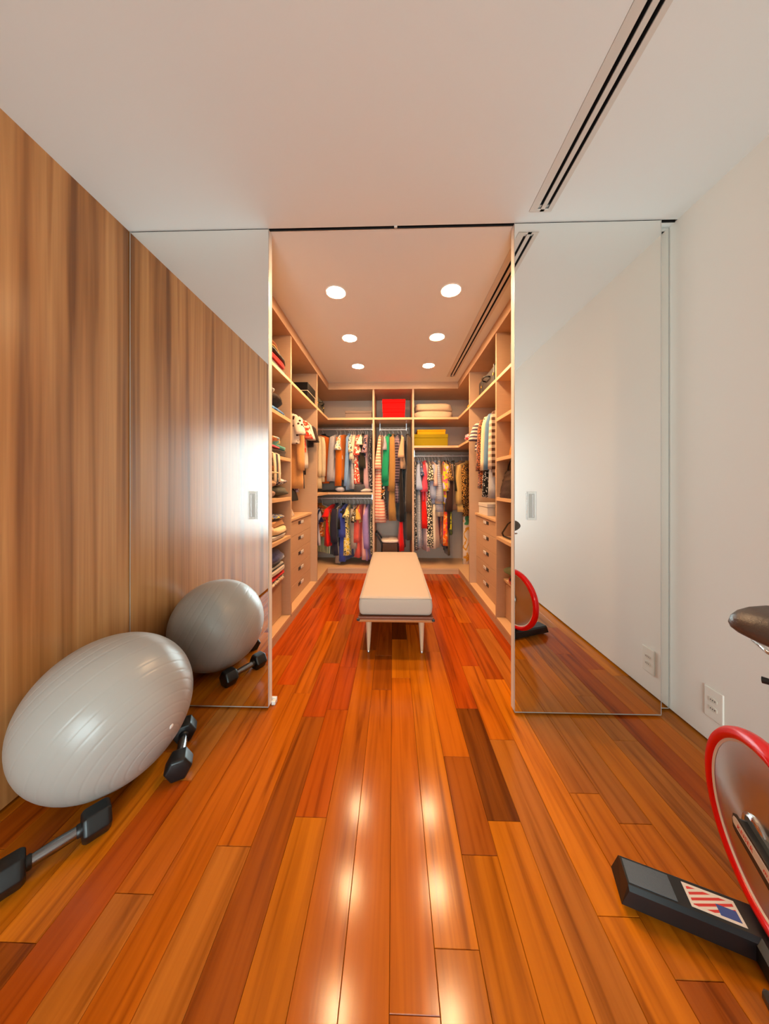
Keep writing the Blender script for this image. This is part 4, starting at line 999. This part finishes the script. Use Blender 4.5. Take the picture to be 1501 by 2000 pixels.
for s in (1, -1):
    st = obj('rear_stay', side_plate(stay_prof(.008, .026), s*.036, s*.054), STAY, t)
    obj('stay_edge', side_plate(stay_prof(.017, .030, .029), s*.054, s*.0575), BLACKP, st)
    obj('stay_cover', side_plate(stay_prof(.024, .006, .024), s*.027, s*.036), STAYT, st)
    if s > 0:
        LAB = mat('label_silver', '#c8c2ba', rough=.4)
        obj('label_plate', side_plate(stay_prof(.010, .013, .0255, -.34), .0575, .0584), LAB, st)
        for txt, x0_, sz in (('KEISER', .008, .0165), ('m3i', -.076, .0165)):
            cu = bpy.data.curves.new('lettering', 'FONT'); cu.body = txt; cu.size = sz; cu.align_x = 'LEFT'; cu.align_y = 'CENTER'; cu.extrude = .0002; cu.space_character = 1.1
            tmp = bpy.data.objects.new('tmp', cu); C.objects.link(tmp)
            dg = bpy.context.evaluated_depsgraph_get(); me = bpy.data.meshes.new_from_object(tmp.evaluated_get(dg)); bpy.data.objects.remove(tmp)
            me.name = 'lettering'; me.materials.clear(); me.materials.append(mat('red_lettering', '#d02418', rough=.5))
            lo_ = bpy.data.objects.new('lettering', me); C.objects.link(lo_); lo_.parent = st
            lo_.matrix_local = Matrix.Translation((x0_, .0587, stay_line(x0_)-.0015)) @ Matrix.Rotation(PI, 4, 'Z') @ Matrix.Rotation(PI/2, 4, 'X') @ Matrix.Rotation(-.1616, 4, 'Z')
# rear stabiliser bar under the wheel
bm = BM(); sec = [(-.044, .018), (.044, .018), (.044, .063), (.035, .072), (-.035, .072), (-.044, .063)]
M = Matrix.Translation((.012, .320, 0)) @ Matrix.Rotation(PI/2, 4, 'X')
add_prism(bm, [(x, z_) for x, z_ in sec], .61, M)
for v in bm.verts:
    if v.co.y > .3 and v.co.z > .06: v.co.y -= .018
    if v.co.y < -.28 and v.co.z > .06: v.co.y += .018
bar = obj('rear_stabiliser', bm, BLACKP, t)
bm = BM(); add_box(bm, -.018, .19, .0722, .042, .298, .0735, b=.0005); obj('grip_pad', bm, mat('grey_tread', '#4e5964', rough=.5, bump=(300, .5)), bar)
for y in (.280, -.255):
    bm = BM(); add_lathe(bm, [(.020, 0), (.022, .004), (.016, .018)], 20, Matrix.Translation((.012, y, 0))); obj('foot_pad', bm, BLACK, bar, True)
# flag sticker: stripes and blue canton as flat print
FL = mat('flag_print', '#e4ddd4', rough=.5); nt = FL.node_tree; b = nt.nodes['Principled BSDF']
tc = nt.nodes.new('ShaderNodeTexCoord'); sx = nt.nodes.new('ShaderNodeSeparateXYZ'); nt.links.new(tc.outputs['Object'], sx.inputs[0])
def mth(op, a, b2):
    n_ = nt.nodes.new('ShaderNodeMath'); n_.operation = op
    for i, v in ((0, a), (1, b2)):
        if isinstance(v, (int, float)): n_.inputs[i].default_value = v
        else: nt.links.new(v, n_.inputs[i])
    return n_.outputs[0]
u_ = mth('DIVIDE', sx.outputs[0], .052); v_ = mth('DIVIDE', sx.outputs[1], .110)        # -.5..+.5 across / along the bar
inner = mth('MULTIPLY', mth('LESS_THAN', mth('ABSOLUTE', u_, 0), .40), mth('LESS_THAN', mth('ABSOLUTE', v_, 0), .44))
stripe = mth('GREATER_THAN', mth('FRACT', mth('MULTIPLY', mth('ADD', mth('MULTIPLY', u_, .70), mth('MULTIPLY', v_, .57)), 6.0), 0), .5)
canton = mth('MULTIPLY', mth('LESS_THAN', v_, -.06), mth('LESS_THAN', u_, .06))
m1 = nt.nodes.new('ShaderNodeMix'); m1.data_type = 'RGBA'; m1.inputs[6].default_value = srgb('#e8e2da'); m1.inputs[7].default_value = srgb('#d83a34'); nt.links.new(mth('MULTIPLY', stripe, inner), m1.inputs[0])
m2 = nt.nodes.new('ShaderNodeMix'); m2.data_type = 'RGBA'; m2.inputs[7].default_value = srgb('#3c549c'); nt.links.new(m1.outputs[2], m2.inputs[6]); nt.links.new(mth('MULTIPLY', canton, inner), m2.inputs[0]); nt.links.new(m2.outputs[2], b.inputs['Base Color'])
bm = BM(); add_box(bm, -.027, -.055, 0, .027, .055, .0006); fs = obj('flag_sticker', bm, FL, bar); fs.location = (.012, .105, .0723)
# frame running towards the handlebar end
bm = BM(); M = Matrix.Rotation(PI/2, 4, 'X') @ Matrix.Rotation(PI/2, 4, 'Y')
add_prism(bm, [(-.045, .02), (.045, .02), (.045, .060), (.030, .072), (-.030, .072), (-.045, .060)], 1.02, Matrix(((0, 0, -1, 0), (1, 0, 0, 0), (0, 1, 0, 0), (0, 0, 0, 1))))
bb = obj('base_beam', bm, BLACKP, t)
bm = BM(); add_box(bm, -.16, .008, .0722, -.07, .026, .0732, b=.0003); obj('rating_label', bm, mat('pale_label', '#cfc4ac', rough=.3, metal=.3), bb)
bm = BM(); add_prism(bm, sec, .52, Matrix.Translation((-1.02, .26, 0)) @ Matrix.Rotation(PI/2, 4, 'X')); fb = obj('front_stabiliser', bm, BLACKP, t)
for y in (.24, -.24):
    bm = BM(); add_lathe(bm, [(.020, 0), (.022, .004), (.016, .018)], 20, Matrix.Translation((-1.02, y, 0))); obj('foot_pad', bm, BLACK, fb, True)
bm = BM(); add_tube(bm, [(-.62, 0, .06), (-.50, 0, .24), (-.44, 0, .28)], [.05, .05, .055], 14); obj('lower_frame', bm, STAY, t, True)
bm = BM(); add_tube(bm, [(-.45, 0, .27), (-.30, 0, .52), (-.22, 0, .66)], [.045, .036, .033], 14); obj('seat_tube', bm, STAY, t, True)
bm = BM(); add_tube(bm, [(-.235, 0, .63), (-.14, 0, .80)], .019, 14); obj('seat_post', bm, CHROME, t, True)
bm = BM(); add_tube(bm, [(-.48, 0, .25), (-.78, 0, .70), (-.86, 0, .82)], [.05, .038, .034], 14); obj('front_tube', bm, STAY, t, True)
bm = BM(); add_tube(bm, [(-.85, 0, .80), (-.92, 0, .96), (-.94, 0, 1.0)], .02, 14); obj('handlebar_post', bm, CHROME, t, True)
bm = BM(); add_tube(bm, [(-.80, .20, 1.03), (-.95, .21, 1.02), (-1.02, .16, 1.0), (-.95, .06, 1.0), (-.95, -.06, 1.0), (-1.02, -.16, 1.0), (-.95, -.21, 1.02), (-.80, -.20, 1.03)], .017, 12); obj('handlebar', bm, BLACK, t, 'all')
bm = BM(); add_lathe(bm, [(.07, -.02), (.075, 0), (.07, .02)], 32, Matrix.Translation((-.45, 0, .28)) @ Matrix.Rotation(PI/2, 4, 'X')); obj('crank_hub', bm, STEEL, t, True)
for s in (-1, 1):
    bm = BM(); add_box(bm, -.012, -.006, -.012, .012, .006, .17, b=.004, M=Matrix.Translation((-.45, s*.075, .28)) @ Matrix.Rotation(s*PI/2+.4, 4, 'Y')); cr = obj('crank', bm, STEEL, t)
    e_ = Matrix.Rotation(s*PI/2+.4, 4, 'Y') @ Vector((0, 0, .165))
    bm = BM(); add_box(bm, -.05, -.04, -.012, .05, .04, .012, b=.006, M=Matrix.Translation((-.45+e_.x, s*.125, .28+e_.z))); obj('pedal', bm, BLACKP, cr)
bm = BM(); add_tube(bm, [(-.150, .0, .765), (-.112, .05, .757), (-.095, .072, .754)], [.006, .006, .0075], 10); obj('height_lever', bm, BLACK, t, True)
# saddle
bm = BM(); rings = []; NS = 22
for i in range(NS+1):
    u = i/NS; x = -.035 - .27*u
    w = .118*(1-u)**.6 + .024*u if u > .12 else .118*math.sqrt(max(.02, 1-((.12-u)/.12)**2))
    if u <= .12: w = .112*math.sqrt(max(.03, 1-((.12-u)/.125)**4))
    else: w = .024 + .088*(.5+.5*math.cos(PI*min(1, (u-.12)/.62)))
    if u > .93: w *= math.sqrt(max(.04, 1-((u-.93)/.075)**2))
    hh = .053*math.sqrt(max(.02, 1-((.12-u)/.125)**3)) if u < .12 else .053 - .014*u
    r = []
    for k in range(20):
        a = 2*PI*k/20; ca, sa = math.cos(a), math.sin(a)
        r.append(bm.verts.new((x, w*math.copysign(abs(ca)**.8, ca), .868 + hh*sa*(1 if sa > 0 else .95*(1-.25*abs(ca))))))
    rings.append(r)
for a, b_ in zip(rings, rings[1:]):
    for k in range(20): bm.faces.new((a[k], a[(k+1) % 20], b_[(k+1) % 20], b_[k]))
bm.faces.new(rings[0][::-1]); bm.faces.new(rings[-1])
sd = obj('saddle', bm, mat('saddle_vinyl', '#4a3c34', rough=.38, spec=.6, bump=(200, .2)), t, 'all')
bm = BM()
for y in (-.025, .025): add_tube(bm, [(-.018, y*1.7, .816), (-.06, y*1.6, .806), (-.14, y*1.2, .804), (-.22, y, .812), (-.28, y*.6, .835)], .0055, 8)
obj('saddle_rail', bm, CHROME, sd, 'all')
bm = BM(); add_box(bm, -.165, -.035, .79, -.125, .035, .815, b=.006, seg=2); obj('saddle_clamp', bm, CHROME, sd, True)

for o in bpy.data.objects:
    if 'org' in o: del o['org']
